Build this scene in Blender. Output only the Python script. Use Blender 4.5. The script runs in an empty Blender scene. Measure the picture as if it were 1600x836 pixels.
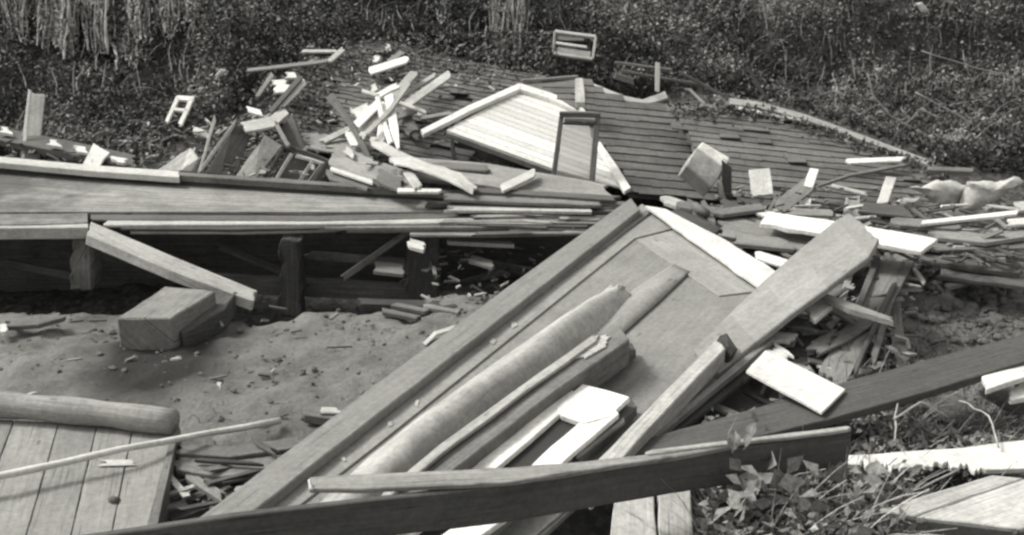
import bpy, bmesh, math, random
import numpy as np
from mathutils import Vector, noise
random.seed(7); RNG = np.random.default_rng(7)
C = bpy.context.scene.collection
SC = bpy.context.scene

# ------------------------------------------------------------------ camera
CAM_H, PITCH, FPX = 3.0, math.radians(20), 1931.0
cd = bpy.data.cameras.new('camera'); cam = bpy.data.objects.new('camera', cd); C.objects.link(cam)
cam.location = (0, 0, CAM_H); cam.rotation_euler = (math.radians(90) - PITCH, 0, 0)
cd.sensor_width = 36; cd.lens = 36 * FPX / 1600; cd.clip_end = 500
SC.camera = cam
# ------------------------------------------------------------------ sky and sun
SUN_EL, SUN_AZ = math.radians(48), math.radians(-70)     # azimuth measured from +Y, negative = to the left
w = bpy.data.worlds.new('World'); SC.world = w; w.use_nodes = True
nt = w.node_tree; bg = nt.nodes['Background']
sky = nt.nodes.new('ShaderNodeTexSky'); sky.sky_type = 'NISHITA'; sky.sun_disc = False
sky.sun_elevation = SUN_EL; sky.sun_rotation = SUN_AZ; sky.dust_density = 4
hs = nt.nodes.new('ShaderNodeHueSaturation'); hs.inputs['Saturation'].default_value = 0
mx = nt.nodes.new('ShaderNodeMix'); mx.data_type = 'RGBA'; mx.blend_type = 'MULTIPLY'; mx.inputs[0].default_value = 1
mx.inputs[7].default_value = (1, .993, .945, 1)
nt.links.new(sky.outputs[0], hs.inputs['Color']); nt.links.new(hs.outputs[0], mx.inputs[6]); nt.links.new(mx.outputs[2], bg.inputs[0])
bg.inputs[1].default_value = 0.15
sl = bpy.data.lights.new('sun', 'SUN'); sl.energy = 2.0; sl.angle = math.radians(12); sl.color = (1, .99, .94)
so = bpy.data.objects.new('sun', sl); C.objects.link(so)
sd = Vector((math.sin(SUN_AZ) * math.cos(SUN_EL), math.cos(SUN_AZ) * math.cos(SUN_EL), math.sin(SUN_EL)))
so.rotation_euler = sd.to_track_quat('Z', 'Y').to_euler(); so.location = (0, 0, 20)
SC.view_settings.view_transform = 'Standard'; SC.view_settings.look = 'None'
SC.view_settings.exposure = 0.72; SC.view_settings.gamma = 1
SC.render.engine = 'CYCLES'
SC.render.filter_size = 2.0
try: SC.cycles.filter_width = 2.6
except Exception: pass

# ------------------------------------------------------------------ pixel -> ray helpers (photograph pixels, 1600 x 836)
CO = Vector((0, 0, CAM_H)); FW = Vector((0, math.cos(PITCH), -math.sin(PITCH))); UP = Vector((0, math.sin(PITCH), math.cos(PITCH)))
def ray(px, py): return FW + Vector((1, 0, 0)) * ((px - 800) / FPX) + UP * ((418 - py) / FPX)
def H(z): return lambda px, py: CO + ray(px, py) * ((z - CAM_H) / ray(px, py).z)
def DY(Y): return lambda px, py: CO + ray(px, py) * (Y / ray(px, py).y)
def SLP(z0, Y0, s, dz=0):
    def f(px, py):
        r = ray(px, py); t = (z0 + dz - s * Y0 - CAM_H) / (r.z - s * r.y); return CO + r * t
    return f
def PL3(a, b, c, off=0):
    n = (b - a).cross(c - a).normalized()
    if n.dot(CO - a) < 0: n = -n
    def f(px, py, o=off):
        r = ray(px, py); t = (a + n * o - CO).dot(n) / r.dot(n); return CO + r * t
    f.n = n
    return f
def S(s): return s if callable(s) else H(s)
def pn(dz=0): return SLP(.25, 4.5, .068, dz)         # the fallen wall panel's plane
def rl(dz=0): return SLP(.3, 10.3, .268, dz)         # left roof plane
def rr(dz=0): return SLP(.2, 9.5, .24, dz)           # right roof plane
def bk(dz=0): return SLP(.12, 9.5, .1, dz)           # rubble ground behind the floor

# ------------------------------------------------------------------ materials
M = {}
def node_mat(name, rough=.85):
    m = bpy.data.materials.new(name); m.use_nodes = True
    n = m.node_tree; b = n.nodes['Principled BSDF']; b.inputs['Roughness'].default_value = rough
    b.inputs['Specular IOR Level'].default_value = .25
    M[name] = m; return m, n, b
TINT = (1.0, .99, .95)
def gcol(v): return (v * TINT[0], v * TINT[1], v * TINT[2], 1)
def N(n, t, **k):
    x = n.nodes.new(t)
    for a, v in k.items():
        if a in x.inputs: x.inputs[a].default_value = v
        else: setattr(x, a, v)
    return x
def ramp(n, src, stops):
    r = n.nodes.new('ShaderNodeValToRGB'); e = r.color_ramp.elements
    while len(e) < len(stops): e.new(.5)
    for i, (p, v) in enumerate(stops):
        e[i].position = p; e[i].color = v if isinstance(v, tuple) else gcol(v)
    n.links.new(src, r.inputs[0]); return r
def mixc(n, fac, a, b, mode='MIX'):
    m = n.nodes.new('ShaderNodeMix'); m.data_type = 'RGBA'; m.blend_type = mode
    for sock, v in ((m.inputs[0], fac), (m.inputs[6], a), (m.inputs[7], b)):
        if hasattr(v, 'links') or isinstance(v, bpy.types.NodeSocket): n.links.new(v, sock)
        else: sock.default_value = v
    return m.outputs[2]
def wood(name, lo, hi, dirt=.3, dirtc=.06, sv=55, bump=.25, rough=.85, chips=0, chipc=.2):
    m, n, b = node_mat(name, rough)
    uv = N(n, 'ShaderNodeUVMap'); oi = N(n, 'ShaderNodeObjectInfo')
    mp = N(n, 'ShaderNodeMapping'); mp.inputs['Scale'].default_value = (2.2, sv, 1)
    n.links.new(uv.outputs[0], mp.inputs[0])
    g = N(n, 'ShaderNodeTexNoise', Scale=1.0, Detail=6.0, Roughness=.65); n.links.new(mp.outputs[0], g.inputs[0])
    n.links.new(oi.outputs['Random'], g.inputs['Distortion'])
    base = ramp(n, g.outputs[0], [(.3, lo), (.7, hi)]).outputs[0]
    tc = N(n, 'ShaderNodeTexCoord'); geo = N(n, 'ShaderNodeNewGeometry')
    d = N(n, 'ShaderNodeTexNoise', Scale=3.2, Detail=8.0, Roughness=.7); n.links.new(geo.outputs['Position'], d.inputs[0])
    dm = ramp(n, d.outputs[0], [(.42, (0, 0, 0, 1)), (.68, (dirt * 1.6, dirt * 1.6, dirt * 1.6, 1))]).outputs[0]
    col = mixc(n, dm, base, gcol(dirtc))
    f = N(n, 'ShaderNodeTexNoise', Scale=38, Detail=4.0, Roughness=.7); n.links.new(geo.outputs['Position'], f.inputs[0])
    fr = ramp(n, f.outputs[0], [(.3, (.78, .78, .78, 1)), (.62, (1.08, 1.08, 1.08, 1))]).outputs[0]
    col = mixc(n, 1.0, col, fr, 'MULTIPLY')
    mp3 = N(n, 'ShaderNodeMapping'); mp3.inputs['Scale'].default_value = (1.6, 95, 1); n.links.new(uv.outputs[0], mp3.inputs[0])
    ck = N(n, 'ShaderNodeTexNoise', Scale=1.0, Detail=2.0, Roughness=.5); n.links.new(mp3.outputs[0], ck.inputs[0])
    cks = .30 if name in ('white', 'white2', 'siding', 'roll', 'panelgrey') else .75
    ckm = ramp(n, ck.outputs[0], [(.63, (0, 0, 0, 1)), (.70, (cks, cks, cks, 1))]).outputs[0]
    col = mixc(n, ckm, col, gcol(lo * .3))
    mp4 = N(n, 'ShaderNodeMapping'); mp4.inputs['Scale'].default_value = (3.2, 9, 1); n.links.new(uv.outputs[0], mp4.inputs[0])
    kn = N(n, 'ShaderNodeTexVoronoi', Scale=1.0); n.links.new(mp4.outputs[0], kn.inputs[0])
    knm = ramp(n, kn.outputs['Distance'], [(.05, (.7, .7, .7, 1)), (.11, (0, 0, 0, 1))]).outputs[0]
    col = mixc(n, knm, col, gcol(lo * .4))
    if chips:
        mp2 = N(n, 'ShaderNodeMapping'); mp2.inputs['Scale'].default_value = (7, 40, 1); n.links.new(uv.outputs[0], mp2.inputs[0])
        c = N(n, 'ShaderNodeTexNoise', Scale=1.0, Detail=5.0, Roughness=.7); n.links.new(mp2.outputs[0], c.inputs[0])
        cm = ramp(n, c.outputs[0], [(.72 - chips, (0, 0, 0, 1)), (.75 - chips, (1, 1, 1, 1))]).outputs[0]
        col = mixc(n, cm, col, gcol(chipc))
    # piece to piece tone
    ov = N(n, 'ShaderNodeMapRange'); ov.inputs['To Min'].default_value = .82; ov.inputs['To Max'].default_value = 1.15
    n.links.new(oi.outputs['Random'], ov.inputs[0])
    vm = N(n, 'ShaderNodeVectorMath'); vm.operation = 'SCALE'; n.links.new(col, vm.inputs[0]); n.links.new(ov.outputs[0], vm.inputs['Scale'])
    n.links.new(vm.outputs[0], b.inputs['Base Color'])
    bp = N(n, 'ShaderNodeBump', Strength=bump, Distance=.006); n.links.new(g.outputs[0], bp.inputs['Height'])
    bp2 = N(n, 'ShaderNodeBump', Strength=.35, Distance=.006); n.links.new(f.outputs[0], bp2.inputs['Height']); n.links.new(bp.outputs[0], bp2.inputs['Normal'])
    n.links.new(bp2.outputs[0], b.inputs['Normal'])
    return m
wood('white', .60, .76, dirt=.26, dirtc=.28, bump=.08, rough=.55, chips=.05, chipc=.3)
wood('white2', .46, .64, dirt=.3, dirtc=.25, bump=.12, rough=.6, chips=.08, chipc=.22)
wood('pale', .30, .50, dirt=.3, dirtc=.14, chips=.03, chipc=.16)
wood('grey', .17, .30, dirt=.35, dirtc=.09)
wood('greyflat', .19, .25, dirt=.22, dirtc=.12, bump=.08, sv=25, rough=.7)
wood('mid', .11, .20, dirt=.35, dirtc=.05)
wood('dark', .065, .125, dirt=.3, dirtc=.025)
wood('beam', .06, .11, dirt=.25, dirtc=.14, sv=40)
wood('darkbeam', .045, .085, dirt=.3, dirtc=.1)
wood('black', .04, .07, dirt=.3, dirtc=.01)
wood('siding', .56, .63, dirt=.14, dirtc=.45, bump=.03, rough=.55, sv=12)
wood('shingle', .10, .155, dirt=.4, dirtc=.06, sv=14, bump=.5, rough=.95)
wood('roll', .32, .46, dirt=.4, dirtc=.18, sv=5, bump=.05, rough=.6)
wood('blockwood', .12, .22, dirt=.4, dirtc=.06)
wood('rag', .4, .6, dirt=.3, dirtc=.2, sv=12, bump=.3)
wood('concrete', .26, .40, dirt=.4, dirtc=.14, sv=9, bump=.3)

def soil():
    m, n, b = node_mat('soil', .97); b.inputs['Specular IOR Level'].default_value = .1
    geo = N(n, 'ShaderNodeNewGeometry'); P = geo.outputs['Position']
    a = N(n, 'ShaderNodeTexNoise', Scale=2.2, Detail=10.0, Roughness=.66); n.links.new(P, a.inputs[0])
    c = N(n, 'ShaderNodeTexNoise', Scale=30, Detail=8.0, Roughness=.75); n.links.new(P, c.inputs[0])
    c1 = ramp(n, a.outputs[0], [(.3, .10), (.52, .17), (.75, .215)]).outputs[0]
    c2 = ramp(n, c.outputs[0], [(.3, (.72, .72, .72, 1)), (.65, (1.15, 1.15, 1.15, 1))]).outputs[0]
    dirt = mixc(n, 1.0, c1, c2, 'MULTIPLY')
    v = N(n, 'ShaderNodeTexVoronoi', Scale=26.0); n.links.new(P, v.inputs[0])
    lit = ramp(n, v.outputs['Color'], [(.0, .03), (.5, .065), (.9, .11)]).outputs[0]
    lit = mixc(n, 1.0, lit, c2, 'MULTIPLY')
    at = N(n, 'ShaderNodeAttribute'); at.attribute_name = 'litter'
    col = mixc(n, at.outputs['Fac'], dirt, lit)
    wv = N(n, 'ShaderNodeTexNoise', Scale=3.0, Detail=4.0); n.links.new(P, wv.inputs[0])
    ad = N(n, 'ShaderNodeVectorMath'); ad.operation = 'MULTIPLY_ADD'; n.links.new(wv.outputs['Color'], ad.inputs[0]); ad.inputs[1].default_value = (.9, .9, .9); n.links.new(P, ad.inputs[2])
    cr = N(n, 'ShaderNodeTexVoronoi', Scale=1.1); cr.feature = 'DISTANCE_TO_EDGE'; n.links.new(ad.outputs[0], cr.inputs[0])
    crm = ramp(n, cr.outputs['Distance'], [(.003, (.8, .8, .8, 1)), (.014, (0, 0, 0, 1))]).outputs[0]
    gr = ramp(n, a.outputs[0], [(.48, (0, 0, 0, 1)), (.6, (1, 1, 1, 1))]).outputs[0]
    crm = mixc(n, 1.0, crm, gr, 'MULTIPLY'); col = mixc(n, crm, col, gcol(.05))
    gt = N(n, 'ShaderNodeTexVoronoi', Scale=55.0); n.links.new(P, gt.inputs[0])
    gtm = ramp(n, gt.outputs['Distance'], [(.10, (.6, .6, .6, 1)), (.2, (0, 0, 0, 1))]).outputs[0]
    gm = ramp(n, c.outputs[0], [(.55, (0, 0, 0, 1)), (.66, (1, 1, 1, 1))]).outputs[0]; gtm = mixc(n, 1.0, gtm, gm, 'MULTIPLY'); col = mixc(n, gtm, col, gcol(.07))
    dp = N(n, 'ShaderNodeAttribute'); dp.attribute_name = 'block_shade'; col = mixc(n, dp.outputs['Fac'], col, gcol(.035))  # mixes in the painted shade below the timber block
    n.links.new(col, b.inputs['Base Color'])
    b1 = N(n, 'ShaderNodeBump', Strength=.7, Distance=.03); n.links.new(c.outputs[0], b1.inputs['Height'])
    b2 = N(n, 'ShaderNodeBump', Strength=.5, Distance=.1); n.links.new(a.outputs[0], b2.inputs['Height']); n.links.new(b1.outputs[0], b2.inputs['Normal'])
    n.links.new(b2.outputs[0], b.inputs['Normal'])
soil()
def leafmat(name, lo, hi, trans=.15):
    m, n, b = node_mat(name, .7)
    at = N(n, 'ShaderNodeAttribute'); at.attribute_name = 'tone'
    col = ramp(n, at.outputs['Fac'], [(0, lo), (.75, (lo + hi) / 2.4), (1, hi)]).outputs[0]
    g = N(n, 'ShaderNodeNewGeometry'); q = N(n, 'ShaderNodeTexNoise', Scale=45.0, Detail=5.0, Roughness=.7); n.links.new(g.outputs['Position'], q.inputs[0])
    col = mixc(n, 1.0, col, ramp(n, q.outputs[0], [(.35, (.5, .5, .5, 1)), (.62, (1.1, 1.1, 1.1, 1))]).outputs[0], 'MULTIPLY')
    n.links.new(col, b.inputs['Base Color'])
leafmat('leaf', .06, .29); leafmat('leaf_pale', .16, .5); leafmat('stalk', .10, .36); leafmat('weed', .13, .55)
m_, n_, b_ = node_mat('grey_glass', .5); b_.inputs['Base Color'].default_value = gcol(.25); b_.inputs['Alpha'].default_value = .38  # even translucent grey
m_, n_, b_ = node_mat('dark_glass', .45); b_.inputs['Base Color'].default_value = gcol(.05); b_.inputs['Alpha'].default_value = .6
m_, n_, b_ = node_mat('fleece', .95)
g_ = N(n_, 'ShaderNodeNewGeometry'); q_ = N(n_, 'ShaderNodeTexNoise', Scale=22, Detail=9.0, Roughness=.8); n_.links.new(g_.outputs['Position'], q_.inputs[0])
n_.links.new(ramp(n_, q_.outputs[0], [(.30, .15), (.42, .6), (.7, .78)]).outputs[0], b_.inputs['Base Color'])
z_ = N(n_, 'ShaderNodeBump', Strength=1.0, Distance=.04); n_.links.new(q_.outputs[0], z_.inputs['Height']); n_.links.new(z_.outputs[0], b_.inputs['Normal'])

# ------------------------------------------------------------------ object helpers
def tag(o, label=None, cat=None, group=None, kind=None):
    if label: o['label'] = label
    if cat: o['category'] = cat
    if group: o['group'] = group
    if kind: o['kind'] = kind
    return o
def thing(name, loc, label, cat, group=None):
    o = bpy.data.objects.new(name, None); C.objects.link(o); o.location = loc; o.empty_display_size = .1
    return tag(o, label, cat, group)
GRP = {'board': 'loose boards strewn through the wreckage', 'plank': 'planks strewn through the wreckage', 'lath': 'loose laths in the wreckage', 'block': 'blocks lying in the wreckage', 'pier': 'piers under the house floor',
       'stick': 'sticks in the wreckage', 'twig': 'twigs hanging in the brush', 'stalk': 'dry stalks over the weeds', 'flake': 'pale flakes on the framed panel', 'strip': 'strips in the wreckage', 'sliver': 'slivers along the earth lip', 'scrap': 'scraps in the wreckage', 'timber': 'timbers on the framed panel', 'padding': 'lumps of torn padding'}
def link(name, me, mat, parent=None, label=None, cat=None, group=None, kind=None):
    if cat and not group and not kind: group = GRP.get(cat)
    me.materials.append(M[mat] if isinstance(mat, str) else mat)
    o = bpy.data.objects.new(name, me); C.objects.link(o)
    if parent: o.parent = parent; o.matrix_parent_inverse = parent.matrix_world.inverted() if parent.type != 'EMPTY' else __import__('mathutils').Matrix.Translation(-parent.location)
    return tag(o, label, cat, group, kind)
def mesh_from(name, verts, faces, uvs=None, smooth=False):
    me = bpy.data.meshes.new(name); me.from_pydata([tuple(v) for v in verts], [], faces); me.update()
    if uvs is not None:
        l = me.uv_layers.new(name='UVMap')
        idx = np.zeros(len(me.loops), dtype=np.int32); me.loops.foreach_get('vertex_index', idx)
        l.data.foreach_set('uv', np.asarray(uvs, dtype=np.float32)[idx].ravel())
    bm = bmesh.new(); bm.from_mesh(me); bmesh.ops.recalc_face_normals(bm, faces=bm.faces); bm.to_mesh(me); bm.free()
    if smooth: me.polygons.foreach_set('use_smooth', [True] * len(me.polygons))
    return me
def bevel(o, w=.004):
    b = o.modifiers.new('edge', 'BEVEL'); b.width = w; b.segments = 1; b.limit_method = 'ANGLE'; b.angle_limit = math.radians(40)
def solid_grid(G, th, nrm=None):
    """G: rows of 3D points (visible face). Returns verts, faces, uvs of a solid of thickness th behind it."""
    R, K = len(G), len(G[0])
    if nrm is None:
        a, b, c, d = G[0][0], G[-1][0], G[0][-1], G[-1][-1]
        nrm = (d - a).cross(c - b)
        if nrm.length < 1e-9: nrm = Vector((0, 0, 1))
        nrm.normalize(); mid = (a + b + c + d) / 4
        if nrm.dot(CO - mid) < 0: nrm = -nrm
    V, U = [], []; ou, ov = random.random() * 40, random.random() * 40
    cu = [0]
    for i in range(1, R): cu.append(cu[-1] + (G[i][K // 2] - G[i - 1][K // 2]).length)
    for side in (0, 1):
        for i in range(R):
            cv = 0
            for k in range(K):
                if k: cv += (G[i][k] - G[i][k - 1]).length
                V.append(G[i][k] - nrm * (th * side)); U.append((cu[i] + ou, cv + ov + side * th))
    F = []; o = R * K
    for i in range(R - 1):
        for k in range(K - 1):
            q = (i * K + k, (i + 1) * K + k, (i + 1) * K + k + 1, i * K + k + 1)
            F.append(q); F.append(tuple(x + o for x in reversed(q)))
    for i in range(R - 1):
        for k in (0, K - 1): F.append((i * K + k, (i + 1) * K + k, (i + 1) * K + k + o, i * K + k + o))
    for k in range(K - 1):
        for i in (0, R - 1): F.append((i * K + k, i * K + k + 1, i * K + k + 1 + o, i * K + k + o))
    return V, F, U
def rib(name, pts, w, th, mat, label=None, cat=None, parent=None, group=None, jag=.012, wob=.003, bow=0, bev=.004, taper=None):
    """a board whose visible face follows pts [(px,py,surface[,w])] with width w photograph pixels"""
    L = []
    for p in pts:
        L.append((p[0], p[1], p[2], p[3] if len(p) > 3 else w))
    ctr = []
    for i in range(len(L) - 1):
        n = max(2, int(math.hypot(L[i + 1][0] - L[i][0], L[i + 1][1] - L[i][1]) / 28))
        for j in range(n + (1 if i == len(L) - 2 else 0)):
            t = j / n; a, b = L[i], L[i + 1]
            px, py, ww = a[0] + (b[0] - a[0]) * t, a[1] + (b[1] - a[1]) * t, a[3] + (b[3] - a[3]) * t
            if callable(a[2]) or callable(b[2]):
                fa, fb = S(a[2]), S(b[2]); sf = (lambda x, y, fa=fa, fb=fb, t=t: fa(x, y).lerp(fb(x, y), t))
            else: sf = H(a[2] + (b[2] - a[2]) * t)
            ctr.append((px, py, ww, sf))
    K = 9 if w > 18 else (5 if w > 7 else 3); G = []; nC = len(ctr)
    if cat in ('board', 'plank', 'lath') and jag >= .012: jag *= 1.7
    e0 = [random.choice((-1, -.4, .1, .5, 1)) * random.uniform(.4, 1) + .6 * math.sin(k * .9 + w) for k in range(K)]; e1 = [random.choice((-1, -.4, .1, .5, 1)) * random.uniform(.4, 1) + .6 * math.cos(k * .8 + w) for k in range(K)]
    for i, (px, py, ww, sf) in enumerate(ctr):
        a = ctr[max(0, i - 1)]; b = ctr[min(nC - 1, i + 1)]
        dx, dy = b[0] - a[0], b[1] - a[1]; l = math.hypot(dx, dy) or 1; dx /= l; dy /= l
        row = []
        for k in range(K):
            f = (k / (K - 1) - .5) * ww
            row.append(sf(px - dy * f, py + dx * f))
        ax = (row[-1] - row[0]).normalized()
        for k in (0, K - 1): row[k] = row[k] + ax * random.uniform(-wob, wob)
        G.append(row)
    d0 = (G[0][0] - G[1][0]).normalized(); d1 = (G[-1][0] - G[-2][0]).normalized()
    for k in range(K):
        G[0][k] = G[0][k] + d0 * (jag * e0[k]); G[-1][k] = G[-1][k] + d1 * (jag * e1[k])
    if bow:
        for i in range(nC):
            for k in range(K): G[i][k] = G[i][k] + Vector((0, 0, bow * math.sin(math.pi * i / (nC - 1))))
    V, F, U = solid_grid(G, th)
    o = link(name, mesh_from(name, V, F, U), mat, parent, label, cat, group)
    if bev: bevel(o, bev)
    return o
def densify(P3, step=.09, amp=.004):
    out = []
    for i in range(len(P3)):
        a, b = P3[i], P3[(i + 1) % len(P3)]; n = max(1, int((b - a).length / step))
        for j in range(n):
            p = a.lerp(b, j / n)
            if j: p = p + Vector([random.uniform(-amp, amp) for _ in range(3)])
            out.append(p)
    return out
def poly3(name, P3, th, mat, label=None, cat=None, parent=None, group=None, amp=.004, bev=.004, nrm=None, step=.09):
    n = Vector((0, 0, 0)); c = sum(P3, Vector()) / len(P3)
    for i in range(len(P3)): n += (P3[i] - c).cross(P3[(i + 1) % len(P3)] - c)
    n.normalize()
    if n.dot(CO - c) < 0: n = -n
    if nrm is None: nrm = n
    # longest edge gives the grain
    e = max(((P3[(i + 1) % len(P3)] - P3[i]) for i in range(len(P3))), key=lambda x: x.length).normalized(); f = n.cross(e)
    Q = densify(P3, step, amp) if amp else list(P3)
    if amp: Q = [q - n * ((q - c).dot(n) * .0) for q in Q]
    K = len(Q); V = Q + [q - nrm * th for q in Q]
    ou, ov = random.random() * 40, random.random() * 40
    U = [((q - c).dot(e) + ou, (q - c).dot(f) + ov) for q in Q] + [((q - c).dot(e) + ou + .02, (q - c).dot(f) + ov + th) for q in Q]
    F = [tuple(range(K)), tuple(reversed(range(K, 2 * K)))] + [(i, (i + 1) % K, (i + 1) % K + K, i + K) for i in range(K)]
    o = link(name, mesh_from(name, V, F, U), mat, parent, label, cat, group)
    if bev: bevel(o, bev)
    return o
def poly(name, pts, th, mat, label=None, cat=None, parent=None, **k):
    return poly3(name, [S(p[2])(p[0], p[1]) for p in pts], th, mat, label, cat, parent, **k)
def tube(name, P3, R, mat, label=None, cat=None, parent=None, seg=12, group=None, flat=1.0, lump=0, smooth=True):
    V, F, U = [], [], []; n = len(P3)
    if not isinstance(R, (list, tuple)): R = [R] * n
    cu = 0
    for i, p in enumerate(P3):
        t = (P3[min(n - 1, i + 1)] - P3[max(0, i - 1)]).normalized()
        s = t.cross(Vector((0, 0, 1)));  s = s.normalized() if s.length > 1e-3 else Vector((1, 0, 0)); u = s.cross(t)
        if i: cu += (p - P3[i - 1]).length
        for k in range(seg):
            a = 2 * math.pi * k / seg; r = R[i] * (1 + lump * random.uniform(-1, 1))
            V.append(p + s * (math.cos(a) * r) + u * (math.sin(a) * r * flat)); U.append((cu, k / seg * R[i] * 6))
    for i in range(n - 1):
        for k in range(seg): F.append((i * seg + k, i * seg + (k + 1) % seg, (i + 1) * seg + (k + 1) % seg, (i + 1) * seg + k))
    F.append(tuple(range(seg))); F.append(tuple(range((n - 1) * seg, n * seg)))
    return link(name, mesh_from(name, V, F, U, smooth), mat, parent, label, cat, group)
def lerp_list(P, n):
    out = []
    for i in range(len(P) - 1):
        for j in range(n): out.append(P[i].lerp(P[i + 1], j / n))
    return out + [P[-1]]
def stick(name, pts, wpx, mat, label, cat='stick', group=None, parent=None, seg=7):
    P = lerp_list([S(p[2])(p[0], p[1]) for p in pts], 4)
    R = []
    for i, p in enumerate(P):
        t = i / (len(P) - 1); R.append((p - CO).length / FPX * wpx / 2 * (1.0 - .25 * t) * random.uniform(.88, 1.1))
    P = [p + Vector([random.uniform(-.004, .004) for _ in range(3)]) for p in P]
    return tube(name, P, R, mat, label, cat, parent, seg, group)

# ------------------------------------------------------------------ ground
def sm(a, b, x): t = np.clip((x - a) / (b - a), 0, 1); return t * t * (3 - 2 * t)
_W = [(RNG.uniform(-1, 1, 2), RNG.uniform(0, 6.28), s) for s in (.5, .9, 1.6, 2.8, 4.5, 7, 11, 16) for _ in range(5)]
def fbm(x, y):
    z = 0
    for (d, p, s) in _W:
        l = math.hypot(*d); z = z + np.sin((x * d[0] + y * d[1]) / l * s * 1.7 + p) / s
    return z * .12
def hgt(x, y):  # terrain height
    x = np.asarray(x, float); y = np.asarray(y, float); n = fbm(x, y)
    z = n * .12
    lip = 7.58 + .07 * np.sin(x * 2.1 + 1) + .05 * np.sin(x * 9) + n * .25
    z = z - .55 * sm(lip, lip + .07, y) * (1 - sm(9.7, 10.3, y)) * (1 - sm(.7, 1.3, x))
    z = z + (.07 + .1 * np.clip(y - 9.6, 0, 2.2)) * sm(9.7, 10.6, y)
    z = z + .12 * sm(1.3, 2.2, x) * sm(6.3, 7.2, y)                       # rising ground to the right
    hb = np.clip(y - (11.9 + .10 * x), 0, 60)
    z = z + np.where(hb < 18, .62 * hb * sm(0, .8, hb), .62 * 18) + n * .5 * sm(0, 1, hb) * 1.0
    z = z - .55 * (1 - sm(4.9, 5.35, y + .12 * x)) * sm(-1.9, -1.4, x) * (1 - sm(.45, .75, x))    # hollow under the near beam
    z = z - .3 * sm(-2.1, -1.75, x) * (1 - sm(-1.5, -1.2, x)) * (1 - sm(5.3, 5.7, y))
    return z
def axis(lo, hi, step, far, lead):
    a = list(np.arange(lo, hi, step)); s = step; p = a[-1]
    while p < far: s *= 1.35; p += s; a.append(p)
    s = step; p = a[0]
    while p > lead: s *= 1.35; p -= s; a.insert(0, p)
    return np.array(a)
gx = axis(-4.6, 4.6, .045, 60, -60); gy = axis(3.8, 14.2, .045, 70, -25)
X, Y = np.meshgrid(gx, gy); Z = hgt(X, Y)
# clods and crumbly detail in front
det = np.array([noise.fractal(Vector((x * 5.5, y * 5.5, 0)), 1.0, 2.1, 4) for x, y in zip(X.ravel(), Y.ravel())]).reshape(X.shape)
near = (1 - sm(14, 20, Y)); right = sm(2.0, 2.8, X) * sm(5.8, 6.4, Y)
Z = Z + det * .032 * near + np.abs(det) * .08 * right * near
me = bpy.data.meshes.new('ground')
nx, ny = len(gx), len(gy); ii = np.arange(nx * ny).reshape(ny, nx)
quads = np.stack([ii[:-1, :-1], ii[:-1, 1:], ii[1:, 1:], ii[1:, :-1]], -1).reshape(-1, 4)
me.from_pydata(np.stack([X, Y, Z], -1).reshape(-1, 3).tolist(), [], quads.tolist()); me.update()
me.polygons.foreach_set('use_smooth', [True] * len(me.polygons))
at = me.attributes.new('litter', 'FLOAT', 'POINT')
nn = fbm(X * 1.3 + 3, Y * 1.3)
lit = np.maximum(sm(7.72, 8.0, Y + nn * .4), .85 * sm(1.2, 2.0, X + nn * .6) * (1 - sm(6.0, 6.6, Y)))
lit = lit * (1 - .75 * sm(1.9, 2.5, X) * (1 - sm(8.6, 9.3, Y)) * sm(5.8, 6.3, Y))
lit = np.maximum(lit, .9 * (1 - sm(5.0, 5.4, Y)))
at.data.foreach_set('value', lit.ravel().astype(np.float32))
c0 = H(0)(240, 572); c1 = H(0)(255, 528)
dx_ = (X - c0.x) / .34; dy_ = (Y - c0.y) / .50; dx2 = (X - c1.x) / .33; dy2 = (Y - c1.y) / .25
block_shade = np.clip(np.exp(-(dx_ ** 2 + dy_ ** 2) * 1.1) * 1.0 + np.exp(-(dx2 ** 2 + dy2 ** 2)) * .75, 0, 1) * (1 + nn * .8)  # shade of the timber block, painted into the earth's colour
a2 = me.attributes.new('block_shade', 'FLOAT', 'POINT'); a2.data.foreach_set('value', np.clip(block_shade, 0, 1).ravel().astype(np.float32))
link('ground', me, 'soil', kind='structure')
def G3(x, y, dz=0): return Vector((x, y, float(hgt(x, y)) + dz))

# ------------------------------------------------------------------ leafy cover
def leaf_cloud(name, pos, size, mat, tone, label, cat, up=.5, aspect=1.7, kind='stuff'):
    """many small bent leaves, one mesh; pos (n,3)"""
    n = len(pos); d = RNG.normal(size=(n, 3)); d[:, 2] = d[:, 2] * .6 + up; d /= np.linalg.norm(d, axis=1)[:, None]
    s = np.cross(d, RNG.normal(size=(n, 3))); s /= np.linalg.norm(s, axis=1)[:, None]; nn_ = np.cross(d, s)
    L = size[:, None]; W_ = L / aspect / 2
    v0 = pos; v1 = pos + d * L * .5 + s * W_ + nn_ * L * .08; v2 = pos + d * L - nn_ * L * .15; v3 = pos + d * L * .5 - s * W_ + nn_ * L * .08
    V = np.stack([v0, v1, v2, v3], 1).reshape(-1, 3)
    me = bpy.data.meshes.new(name); me.vertices.add(4 * n); me.vertices.foreach_set('co', V.ravel().astype(np.float32))
    me.loops.add(4 * n); me.loops.foreach_set('vertex_index', np.arange(4 * n, dtype=np.int32))
    me.polygons.add(n); me.polygons.foreach_set('loop_start', np.arange(0, 4 * n, 4, dtype=np.int32)); me.update(calc_edges=True)
    a = me.attributes.new('tone', 'FLOAT', 'POINT'); a.data.foreach_set('value', np.repeat(tone, 4).astype(np.float32))
    return link(name, me, mat, None, label, cat, None, kind)
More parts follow.
